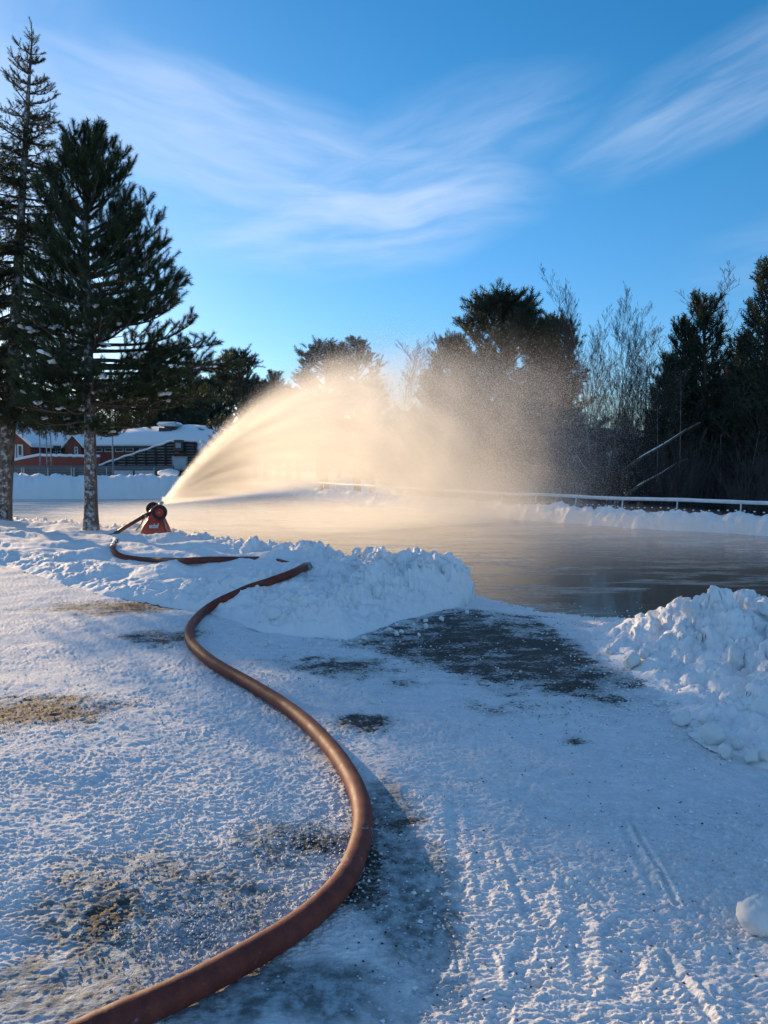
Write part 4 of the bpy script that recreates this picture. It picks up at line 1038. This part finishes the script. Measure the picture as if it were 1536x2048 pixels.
def stand():
    Y = 53.; o = np.array([U(300, Y), Y, 0]); root = empty('grandstand', o, 'dark slatted timber grandstand side with a snowy sloping edge', 'grandstand')
    f = lambda px, py: (U(px, Y) - o[0], Zp(py, Y)); top = [f(196, 932), f(340, 884), f(392, 883), f(398, 892)]
    bk = MB(); bk.prism([f(196, 955), f(400, 955), top[3], top[2], top[1], top[0]], (.25, 3.5)); bk.build('wall', M['slatd'], root)
    tz = lambda x: np.interp(x, [p[0] for p in top], [p[1] for p in top])
    x0, x1 = top[0][0], top[-1][0]; st = MB(); z = Zp(941, Y)
    while z < top[1][1] - .1:
        xa = x0 if z < top[0][1] else float(np.interp(z, [top[0][1], top[1][1]], [top[0][0], top[1][0]])) + .3
        if x1 - xa > .3: st.box(xa, x1 - .1, .12, .18, z, z + .075)
        z += .19
    st.build('slats', M['slat'], root, label='weathered horizontal slats')
    x = x0 + .6
    while x < x1:
        up = MB(); up.box(x - .05, x + .05, .02, .10, Zp(950, Y), tz(x) - .03); up.build('upright', M['slatd'], root); x += .68
    sn = MB(); P = [(x, .3, tz(x) + .06 + .03 * math.sin(x * 6)) for x in np.linspace(x0, x1, 40)]; sn.tube(P, .11, 8, True, .7); sn.build('snow_edge', M['snow'], root, True)
    c = MB(); c.box(f(352, 0)[0], f(370, 0)[0], -.4, .0, f(0, 903)[1], f(0, 880)[1], .04); co = c.build('cabinet', M['dark'], root)
    c = MB(); c.box(f(356, 0)[0], f(366, 0)[0], -.44, -.41, f(0, 896)[1], f(0, 886)[1]); c.build('cabinet_door', M['pole'], co)
    c = MB(); c.box(f(355, 0)[0], f(363, 0)[0], -.5, -.42, f(0, 909)[1], f(0, 904)[1], .03); c.build('red_box', simple('red_paint', (.35, .04, .03), .5), root)
    c = MB(); c.box(f(345, 0)[0], f(376, 0)[0], -.06, .0, f(0, 941)[1], f(0, 913)[1]); bo = c.build('notice_frame', M['pole'], root)
    c = MB(); c.box(f(348, 0)[0], f(373, 0)[0], -.1, -.063, f(0, 938)[1], f(0, 916)[1]); c.build('notice_panel', M['board'], bo)
    c = MB(); c.blob((f(402, 0)[0], .6, f(0, 896)[1]), (.35, .6, .5), 3); c.build('snow_cornice', M['snow'], root, True)
stand()
def pole(px, ytop, ybot, Y, rad, name, label):
    z0, z1 = gz_at(U(px, Y), Y), Zp(ytop, Y); root = empty(name, (U(px, Y), Y, z0), label, 'pole')
    p = MB(); p.tube([(0, 0, -.2), (0, 0, z1 - z0)], [rad * 1.2, rad * .7], 8); p.build('shaft', M['pole'], root, True)
    p = MB(); p.blob((0, 0, z1 - z0 + rad), (rad * 1.4,) * 3, 1, (8, 6), 0); p.build('finial', M['pole'], root, True)
pole(227, 822, 950, 49, .055, 'flag_pole', 'thin grey flag pole rising before the roof right of the pine trunk')
pole(82, 862, 935, 54, .05, 'flag_pole', 'leftmost slim pole before the building, left of the ladder')
def ladder():
    Y = 52.; o = np.array([U(99.5, Y), Y, 0]); root = empty('ladder', o, 'tall slim ladder standing before the red ramp wall', 'ladder')
    for s_ in (-1, 1): p = MB(); p.box(s_ * .15 - .03, s_ * .15 + .03, -.03, .03, -.3, Zp(862, Y)); p.build('rail', M['pole'], root)
    p = MB()
    for i in range(12): p.box(-.12, .12, -.02, .02, .1 + i * .3, .13 + i * .3)
    p.build('rungs', M['pole'], root)
ladder()
chb = MB(); P = at_d(338, 948, 44.6); chb.blob((0, 0, 0), (.55, .4, .28), 6, (12, 8)); chb.build('snow_heap', M['snow'], None, True, loc=tuple(P), label='little snow heap on top of the tall bank below the grandstand', cat='snow heap')

# ------------------------------------------------------------------ water cannon
M['redp'] = simple('red_enamel', (.52, .055, .02), .32, 0, .2, 6, .1, .004)
M['tyre'] = simple('tyre_rubber', (.022, .022, .024), .8, 0, .3, 30, .4, .004)
M['steel'] = simple('bare_steel', (.38, .37, .36), .38, .8, .25, 12, .2, .003)
M['pipe'] = simple('dark_red_pipe', (.13, .028, .02), .45, 0, .35, 10, .2, .003)
M['letter'] = simple('white_lettering', (.75, .75, .74), .5, 0, .08, 10, 0)
CY = 16.5
def cannon():
    K = CY / FPX; g0 = at_d(308, 1062, CY); root = empty('water_cannon', tuple(g0), 'red wheeled water cannon on the snow bank, spraying over the ice', 'water cannon')
    X = lambda px: (px - 308) * K; Z = lambda py: (1062 - py) * K
    # red sheet-metal hood: lofted rounded rectangles
    secs = [(-.12, -.31, .35, .38), (.0, -.27, .325, .34), (.10, -.23, .29, .29), (.22, -.15, .24, .22), (.33, -.09, .20, .18), (.41, -.03, .155, .13), (.46, -.0, .11, .08)]
    V = []; n = 28
    for z, xa, xb, hy in secs:
        for i in range(n):
            a = 2 * PI * i / n; c, s_ = math.cos(a), math.sin(a); e = .55
            V.append(((xa + xb) / 2 + (xb - xa) / 2 * math.copysign(abs(c) ** e, c), .05 + hy * .8 * math.copysign(abs(s_) ** e, s_), z))
    Q = [(i * n + j, i * n + (j + 1) % n, i * n + n + (j + 1) % n, i * n + n + j) for i in range(len(secs) - 1) for j in range(n)]
    T = [((len(secs) - 1) * n, (len(secs) - 1) * n + j, (len(secs) - 1) * n + j + 1) for j in range(1, n - 1)]
    hb = MB(); hb.add(V, Q, T); hood = hb.build('hood', M['redp'], root, True)
    # lettering
    cu = bpy.data.curves.new('lettering', 'FONT'); cu.body = 'edef'; cu.size = .15; cu.extrude = .004; cu.offset = .0025; cu.align_x = 'CENTER'; cu.space_character = .95
    to = bpy.data.objects.new('tmp', cu); C.objects.link(to); bpy.context.view_layer.update()
    me = bpy.data.meshes.new_from_object(to.evaluated_get(bpy.context.evaluated_depsgraph_get())); bpy.data.objects.remove(to)
    me.name = 'lettering'; le = link('lettering', me, M['letter'], hood); le.location = (.075, -.268, .085); le.rotation_euler = (R(90 - 24), 0, R(2)); le.scale = (.8, 1.0, 1)
    # wheels
    def wheel(c, ax, r_, lab):
        c = np.array(c); t = MB(); w2 = .052
        t.lathe([(-w2 * .6, r_ * .52), (-w2, r_ * .62), (-w2, r_ * .86), (-w2 * .7, r_ * .97), (0, r_), (w2 * .7, r_ * .97), (w2, r_ * .86), (w2, r_ * .62), (w2 * .6, r_ * .52)], (0, 0, 0), ax, 36)
        wr = t.build('wheel', M['tyre'], root, True, label=lab); wr.location = c
        h = MB(); h.lathe([(-w2 * .2, .005), (-w2 * .2, r_ * .5), (-w2 * .75, r_ * .55), (-w2 * .8, r_ * .46), (-w2 * .45, r_ * .42), (-w2 * .45, r_ * .25), (-w2 * 1.0, r_ * .22), (-w2 * 1.05, .004)], (0, 0, 0), ax, 24)
        h.lathe([(w2 * .2, .005), (w2 * .2, r_ * .5), (w2 * .75, r_ * .55), (w2 * .8, r_ * .46), (w2 * .45, r_ * .3), (w2 * .45, .004)], (0, 0, 0), ax, 24); h.build('rim', M['redp'], wr, True)
        k = MB(); k.lathe([(-w2 * 1.05, r_ * .13), (-w2 * 1.5, r_ * .12), (-w2 * 1.6, .002)], (0, 0, 0), ax, 12); k.build('hub_cap', M['steel'], wr, True)
        return c
    w1 = wheel((X(326), -.22, Z(1023)), (-.12, 1, .03), .160, 'front wheel facing the camera'); w2 = wheel((X(297.5), .33, Z(1019)), (-.45, .9, .1), .150, 'rear wheel, turned sideways')
    a = MB(); a.bar(tuple(w1), tuple(w2), .022, 10); a.build('axle', M['steel'], root, True)
    a = MB(); a.tube([(X(304), .0, Z(1034)), (X(303), .05, Z(1026)), (X(307), .1, Z(1018)), (X(316), .14, Z(1011))], [.06, .07, .06, .045], 14); a.build('pump_elbow', M['steel'], root, True)
    nz = MB(); nz.tube([(X(314), .13, Z(1013)), (X(319), .15, Z(1008)), (X(323), .17, Z(1004))], [.045, .034, .024], 14); nz.build('nozzle', M['steel'], root, True)
    fr_ = MB()
    fr_.tube([(X(290), -.05, Z(1034)), (X(285), -.1, Z(1048)), (X(276), -.15, Z(1060))], .018, 8); fr_.tube([(X(331), -.1, Z(1036)), (X(338), -.15, Z(1062))], .016, 8); fr_.build('leg_frame', M['steel'], root, True)
    ip = MB(); ip.tube([(X(306), .02, Z(1026)), (X(296), -.02, Z(1029)), (X(288), -.08, Z(1033.5)), (X(262), -.28, Z(1051)), (X(236), -.5, Z(1069.5))], [.05, .045, .04, .04, .04], 14); ip.build('inlet_pipe', M['pipe'], root, True)
    cp = MB()
    for t in (0.0, .5): c = np.array((X(294), -.03, Z(1030))); d = np.array((-.5, -.12, -.33)); d /= np.linalg.norm(d); cp.lathe([(0, .05), (0, .062), (.03, .062), (.03, .05)], tuple(c + d * t * .12), tuple(d), 18)
    c = np.array((X(237), -.49, Z(1069))); cp.lathe([(-.04, .041), (-.04, .056), (.05, .058), (.05, .041)], tuple(c), (-.5, -.2, -.4), 18)
    cp.build('coupling', M['steel'], root, True)
    return g0 + np.array([X(323), .17, Z(1004)]), g0 + np.array([X(236), -.5, Z(1069.5)])
NOZ, INLET = cannon()

# ------------------------------------------------------------------ hose
def hose_mat():
    m, q, b, o = newmat('rust_red_hose'); v = q.obj(); n = q.noise(v, 14, 5, .65); n2 = q.noise(v, 90, 3, .6)
    c = q.mix(q.ss(n, .3, .7), (.11, .022, .014), (.21, .046, .027)); c = q.mix(q.mul(q.ss(n2, .62, .78), .25), c, (.40, .30, .24))
    q.put(b.inputs['Base Color'], c); c = q.mix(q.mul(q.ss(q.noise(v, 5, 6, .75), .62, .72), .5), c, (.55, .55, .56)); q.put(b.inputs['Base Color'], c); q.put(b.inputs['Roughness'], q.lin(n, 0, 1, .48, .8)); b.inputs['Specular IOR Level'].default_value = .35
    q.put(b.inputs['Normal'], q.bump(q.add(n2, q.mul(n, 2)), .25, .004)); return m
M['hose'] = hose_mat()
def spline(P, n_per=14):
    P = np.array(P); out = []
    Q = np.vstack([2 * P[0] - P[1], P, 2 * P[-1] - P[-2]])
    for i in range(1, len(Q) - 2):
        for t in np.linspace(0, 1, n_per, endpoint=False):
            t2, t3 = t * t, t ** 3
            out.append(.5 * ((2 * Q[i]) + (-Q[i - 1] + Q[i + 1]) * t + (2 * Q[i - 1] - 5 * Q[i] + 4 * Q[i + 1] - Q[i + 2]) * t2 + (-Q[i - 1] + 3 * Q[i] - 3 * Q[i + 1] + Q[i + 2]) * t3))
    out.append(Q[-2]); return np.array(out)
HR = .047
def hose():
    front = [(-170, 2205), (-40, 2152), (120, 2092), (230, 2042), (351, 1988), (440, 1943), (515, 1901), (585, 1858), (645, 1809), (690, 1757), (716, 1700), (726, 1650), (720, 1600), (700, 1552), (665, 1500), (615, 1447), (560, 1405), (500, 1368), (440, 1334), (403, 1307), (380, 1280), (382, 1252), (405, 1226), (430, 1208), (462, 1192)]
    P = []
    for px, py in front:
        p = hit(px, py, lambda x, y: g_base(np.atleast_1d(x), np.atleast_1d(y)) + .052 if py > 1230 else top_h(x, y) + .03); P.append(p)
    for px, py, lift in ((500, 1176, -.02), (545, 1161, .035), (585, 1146, .04), (612, 1134, .02)): P.append(hit(px, py, lambda x, y: top_h(x, y) + lift))
    e = P[-1]; P += [e + np.array([.10, .35, -.12]), e + np.array([.0, .9, -.2])]
    for px, py, lift in ((560, 1124, -.01), (520, 1120, -.06), (470, 1119, -.01), (420, 1120, .02), (370, 1121, .03), (320, 1121.5, .02), (275, 1119, .0), (243, 1113, .02), (229, 1103, .03), (226, 1092, .03), (231, 1080, .03)): P.append(hit(px, py, lambda x, y: top_h(x, y) + lift))
    P.append(INLET + np.array([-.01, -.03, -.04])); P.append(INLET)
    c = spline(P); z = c[:, 2].copy(); k = 11; zz = np.convolve(np.pad(z, k // 2, 'edge'), np.ones(k) / k, 'valid'); c[:, 2] = zz
    o = c[0].copy(); n = len(c); d = np.arange(n)
    rad = HR * (1 + .012 * np.sin(d * .9) + .02 * fbm(d * .13, d * 0 + .5, 1, 3, 9)); 
    mb = MB(); mb.tube(c - o, rad, 20)
    root = empty('hose', tuple(o), 'thick rust red hose snaking over the packed snow and bank to the water cannon', 'hose')
    mb.build('hose_body', M['hose'], root, True)
    e = e - o; b = MB(); b.lathe([(-.05, HR), (-.05, HR * 1.22), (.0, HR * 1.3), (.05, HR * 1.22), (.05, HR)], tuple(e), (.5, .6, .1), 20); b.build('coupling', M['steel'], root, True, label='snowy steel coupling where the hose dips into the bank')
    return c
HC_ = hose()
# snow and frost lying on the far stretch of hose
sn = MB(); far = [p for p in HC_ if p[1] > 13.7 and p[0] < -4.2]
if len(far) > 6:
    far = np.array(far)[:-6]; sn.tube(far - far[0] + np.array([0, 0, .028]), .034 + .008 * np.sin(np.arange(len(far))), 8, True, .7)
    sn.build('snow_cover', M['snow'], bpy.data.objects['hose'], True); bpy.data.objects['snow_cover'].location = far[0] - HC_[0]

# ------------------------------------------------------------------ spray, droplets, mist
DIRH = np.array([.75, .66]) / np.hypot(.75, .66)
SA = math.atan2(DIRH[1], DIRH[0])
def zt_(u): return 1.13 * u - .094 * u * u
def spray_volume():
    # local frame: x along the throw, y across, z up, origin at the nozzle
    us = np.concatenate([np.linspace(0, 2, 8), np.linspace(2.6, 21, 24)]); n = 20; V = []
    for u in us:
        top = zt_(u) + .35 + .10 * u if u < 6 else 4.6 + .05 * (u - 6)
        if u > 9: top += 1.7 * min(1, (u - 9) / 3) * max(0, 1 - max(0, u - 16) / 5)
        if u < .3: top = .12 + u
        bot = -.15 + .0 * u if u < 2.0 else max(-.98, -.15 - (u - 2.0) * .5)
        if u < .3: bot = -.1
        hw = .12 + .30 * u if u < 8 else 2.5 + .12 * (u - 8)
        for i in range(n):
            a = 2 * PI * i / n; c, s_ = math.cos(a), math.sin(a); e = .75
            V.append((u - .02, hw * math.copysign(abs(c) ** e, c), (top + bot) / 2 + (top - bot) / 2 * math.copysign(abs(s_) ** e, s_)))
    m_ = len(us); Q = [(i * n + j, i * n + (j + 1) % n, i * n + n + (j + 1) % n, i * n + n + j) for i in range(m_ - 1) for j in range(n)]
    T = [(0, j + 1, j) for j in range(1, n - 1)] + [((m_ - 1) * n, (m_ - 1) * n + j, (m_ - 1) * n + j + 1) for j in range(1, n - 1)]
    mb = MB(); mb.add(V, Q, T)
    m = bpy.data.materials.new('water_spray'); m.use_nodes = True; t = m.node_tree; t.nodes.clear(); q = NT(t); out = q.n('ShaderNodeOutputMaterial')
    x, y, z = q.xyz(q.obj())[:3]; u = q.m('MAXIMUM', x, .05)
    fan = q.div(q.add(z, q.mul(q.mul(u, u), .094)), u)          # constant along one droplet's path
    fy = q.div(y, q.add(u, .3))
    zt = q.sub(q.mul(u, 1.13), q.mul(q.mul(u, u), .094))
    ztl = q.m('MAXIMUM', zt, q.ss(u, 5.9, 6.1, -5, 3.35))
    edge_n = q.noise(q.vec(q.mul(fan, 5), q.mul(fy, 6), q.mul(u, .35)), 2.2, 5, .65)
    soft = q.add(.10, q.mul(u, .12)); soft2 = q.add(soft, q.ss(u, 5, 10, 0, 1.3))
    topm = q.ss(q.sub(q.add(ztl, q.mul(q.sub(edge_n, .5), q.add(.1, q.mul(u, .16)))), z), q.mul(soft2, -.7), q.mul(soft2, 1.3))
    zb = q.add(q.mul(u, .05), q.ss(u, 5.0, 10.5, 0, -1.8))
    botm = q.ss(q.sub(z, zb), -.08, q.add(.10, q.mul(u, .05)))
    hw = q.add(.05, q.mul(q.m('MINIMUM', u, 9.), .20)); yy = q.div(y, hw)
    ym = q.ss(q.m('ABSOLUTE', yy), 1.25, .15)
    st = q.noise(q.vec(q.mul(fan, 7), q.mul(fy, 7), q.mul(u, .22)), 2.0, 5, .6)
    cu = q.noise(q.vec(q.mul(x, 1.2), q.mul(y, .5), q.mul(z, .3)), 1.2, 5, .65)          # falling curtains further out
    fl = q.mul(q.ss(st, .30, .66, .5, 1.35), q.ss(cu, .30, .68, q.ss(u, 3, 9, 1, .35), q.ss(u, 3, 9, 1, 1.6)))
    k = q.n('ShaderNodeFloatCurve')
    # density against distance
    dens = q.mul(q.div(DEN, q.add(u, .16)), q.ss(u, .6, 3.0, 2.2, 1)); dens = q.mul(q.mul(dens, q.ss(u, 1.0, 4.0, 1, .85)), q.ss(u, 4.5, 12.5, 1, .17)); dens = q.mul(dens, q.ss(u, 12, 19.5, 1, 0))
    dens = q.mul(q.mul(q.mul(dens, topm), q.mul(botm, ym)), fl)
    # faint plume carried up over the trees
    pl = q.mul(q.mul(q.ss(q.m('ABSOLUTE', q.sub(u, 12.5)), 3.6, .6), q.ss(z, 5.9, 2.8)), q.mul(q.ss(q.noise(q.vec(q.mul(x, 1.0), y, q.mul(z, .45)), .9, 4, .6), .44, .68), .055))
    dens = q.add(q.add(dens, q.mul(pl, ym)), q.mul(q.mul(ym, q.ss(z, 1.2, -.2)), q.mul(q.ss(u, 1.5, 5.0), q.ss(u, 15, 8, 0, .22))))
    v = q.n('ShaderNodeVolumePrincipled'); v.inputs['Color'].default_value = (.985, .97, .94, 1); v.inputs['Anisotropy'].default_value = .6
    q.put(v.inputs['Density'], dens); t.links.new(v.outputs[0], out.inputs['Volume'])
    m.cycles.volume_step_rate = 0.16
    me = mb.mesh('water_spray'); o = link('water_spray', me, m, label='fan of backlit water spray arching from the cannon over the ice', cat='water spray', kind='stuff')
    o.location = tuple(NOZ); o.rotation_euler = (0, 0, SA)
DEN = 6.6
spray_volume()
def droplets():
    rr = np.random.default_rng(5); N = 430000
    fan = rr.beta(2.2, 1.4, N) * 1.2 + .02 + rr.normal(0, .04, N); u = 14.5 * rr.beta(1.5, 1.9, N) + .2
    fan = np.where(rr.random(N) < .4, 1.15 + rr.normal(.0, .065, N) - .0, fan)
    z = fan * u - .094 * u * u * (.85 + .3 * rr.random(N)) + rr.normal(0, .02, N) * u ** 1.1
    hw = .05 + .2 * np.minimum(u, 9); y = rr.normal(0, .5, N) * hw
    u = u + rr.normal(0, .02, N) * u
    # fallout curtain
    k = rr.random(N) < .5; u = np.where(k, rr.normal(10.5, 3.2, N), u); z = np.where(k, rr.uniform(-.95, 3.9, N) + rr.normal(0, .35, N), z); y = np.where(k, rr.normal(0, 1.1, N), y)
    ok = (z > -.95) & (u > .15); u, y, z = u[ok], y[ok], z[ok]; n = len(u)
    s_ = rr.uniform(.0024, .0062, n) * (.7 + .06 * u)
    base = np.array([(1, 0, -.7), (-1, 0, -.7), (0, 1, .7), (0, -1, .7)]) * .8; F = np.array([(0, 1, 2), (0, 3, 1), (0, 2, 3), (1, 3, 2)])
    V = base[None] * s_[:, None, None] + np.stack([u, y, z], 1)[:, None]
    me = mesh_np('water_droplets', V.reshape(-1, 3), (F[None] + np.arange(n)[:, None, None] * 4).reshape(-1, 3), True)
    m, q, b, o = newmat('water_droplet'); b.inputs['Base Color'].default_value = (.93, .94, .95, 1); b.inputs['Roughness'].default_value = .25
    tr = q.n('ShaderNodeBsdfTranslucent'); tr.inputs[0].default_value = (.95, .95, .95, 1); ms = q.n('ShaderNodeMixShader'); ms.inputs[0].default_value = .6
    q.t.links.new(b.outputs[0], ms.inputs[1]); q.t.links.new(tr.outputs[0], ms.inputs[2]); q.t.links.new(ms.outputs[0], o.inputs[0])
    o2 = link('water_droplets', me, m, label='tiny glittering droplets falling out of the spray above the ice', cat='water droplets', kind='stuff'); o2.location = tuple(NOZ); o2.rotation_euler = (0, 0, SA)
droplets()
def mist():
    mb = MB(); V = []; n = 40; prof = [(0.02, .03), (.0, .45), (.0, .85), (.0, 1.0), (.35, 1.0), (.55, .8), (.75, .4), (.8, .03)]
    V = [(r_ * math.cos(2 * PI * i / n), r_ * math.sin(2 * PI * i / n), z) for z, r_ in prof for i in range(n)]
    Q = [(i * n + j, i * n + (j + 1) % n, i * n + n + (j + 1) % n, i * n + n + j) for i in range(len(prof) - 1) for j in range(n)]
    mb.add(V, Q, [(0, j + 1, j) for j in range(1, n - 1)] + [((len(prof) - 1) * n, (len(prof) - 1) * n + j, (len(prof) - 1) * n + j + 1) for j in range(1, n - 1)])
    m = bpy.data.materials.new('ice_mist'); m.use_nodes = True; t = m.node_tree; t.nodes.clear(); q = NT(t); out = q.n('ShaderNodeOutputMaterial')
    x, y, z = q.xyz(q.obj())[:3]; r2 = q.add(q.mul(x, x), q.mul(y, y))
    d = q.mul(q.ss(r2, 1.0, .05), q.ss(z, .8, .0)); nz = q.noise(q.vec(q.mul(x, 3), q.mul(y, 7), z), 1.0, 3, .6)
    d = q.mul(q.mul(d, q.ss(nz, .3, .7, .4, 1.5)), MISTD)
    v = q.n('ShaderNodeVolumePrincipled'); v.inputs['Color'].default_value = (.98, .97, .95, 1); v.inputs['Anisotropy'].default_value = .45; q.put(v.inputs['Density'], d)
    t.links.new(v.outputs[0], out.inputs['Volume']); m.cycles.volume_step_rate = .8
    o = link('ice_mist', mb.mesh('ice_mist'), m, label='thin warm mist hanging low over the wet ice below the spray', cat='mist', kind='stuff')
    o.location = (-.5, 22.5, -.15); o.scale = (12.5, 10.0, 1.0); o.rotation_euler = (0, 0, -.35)
MISTD = .16
mist()
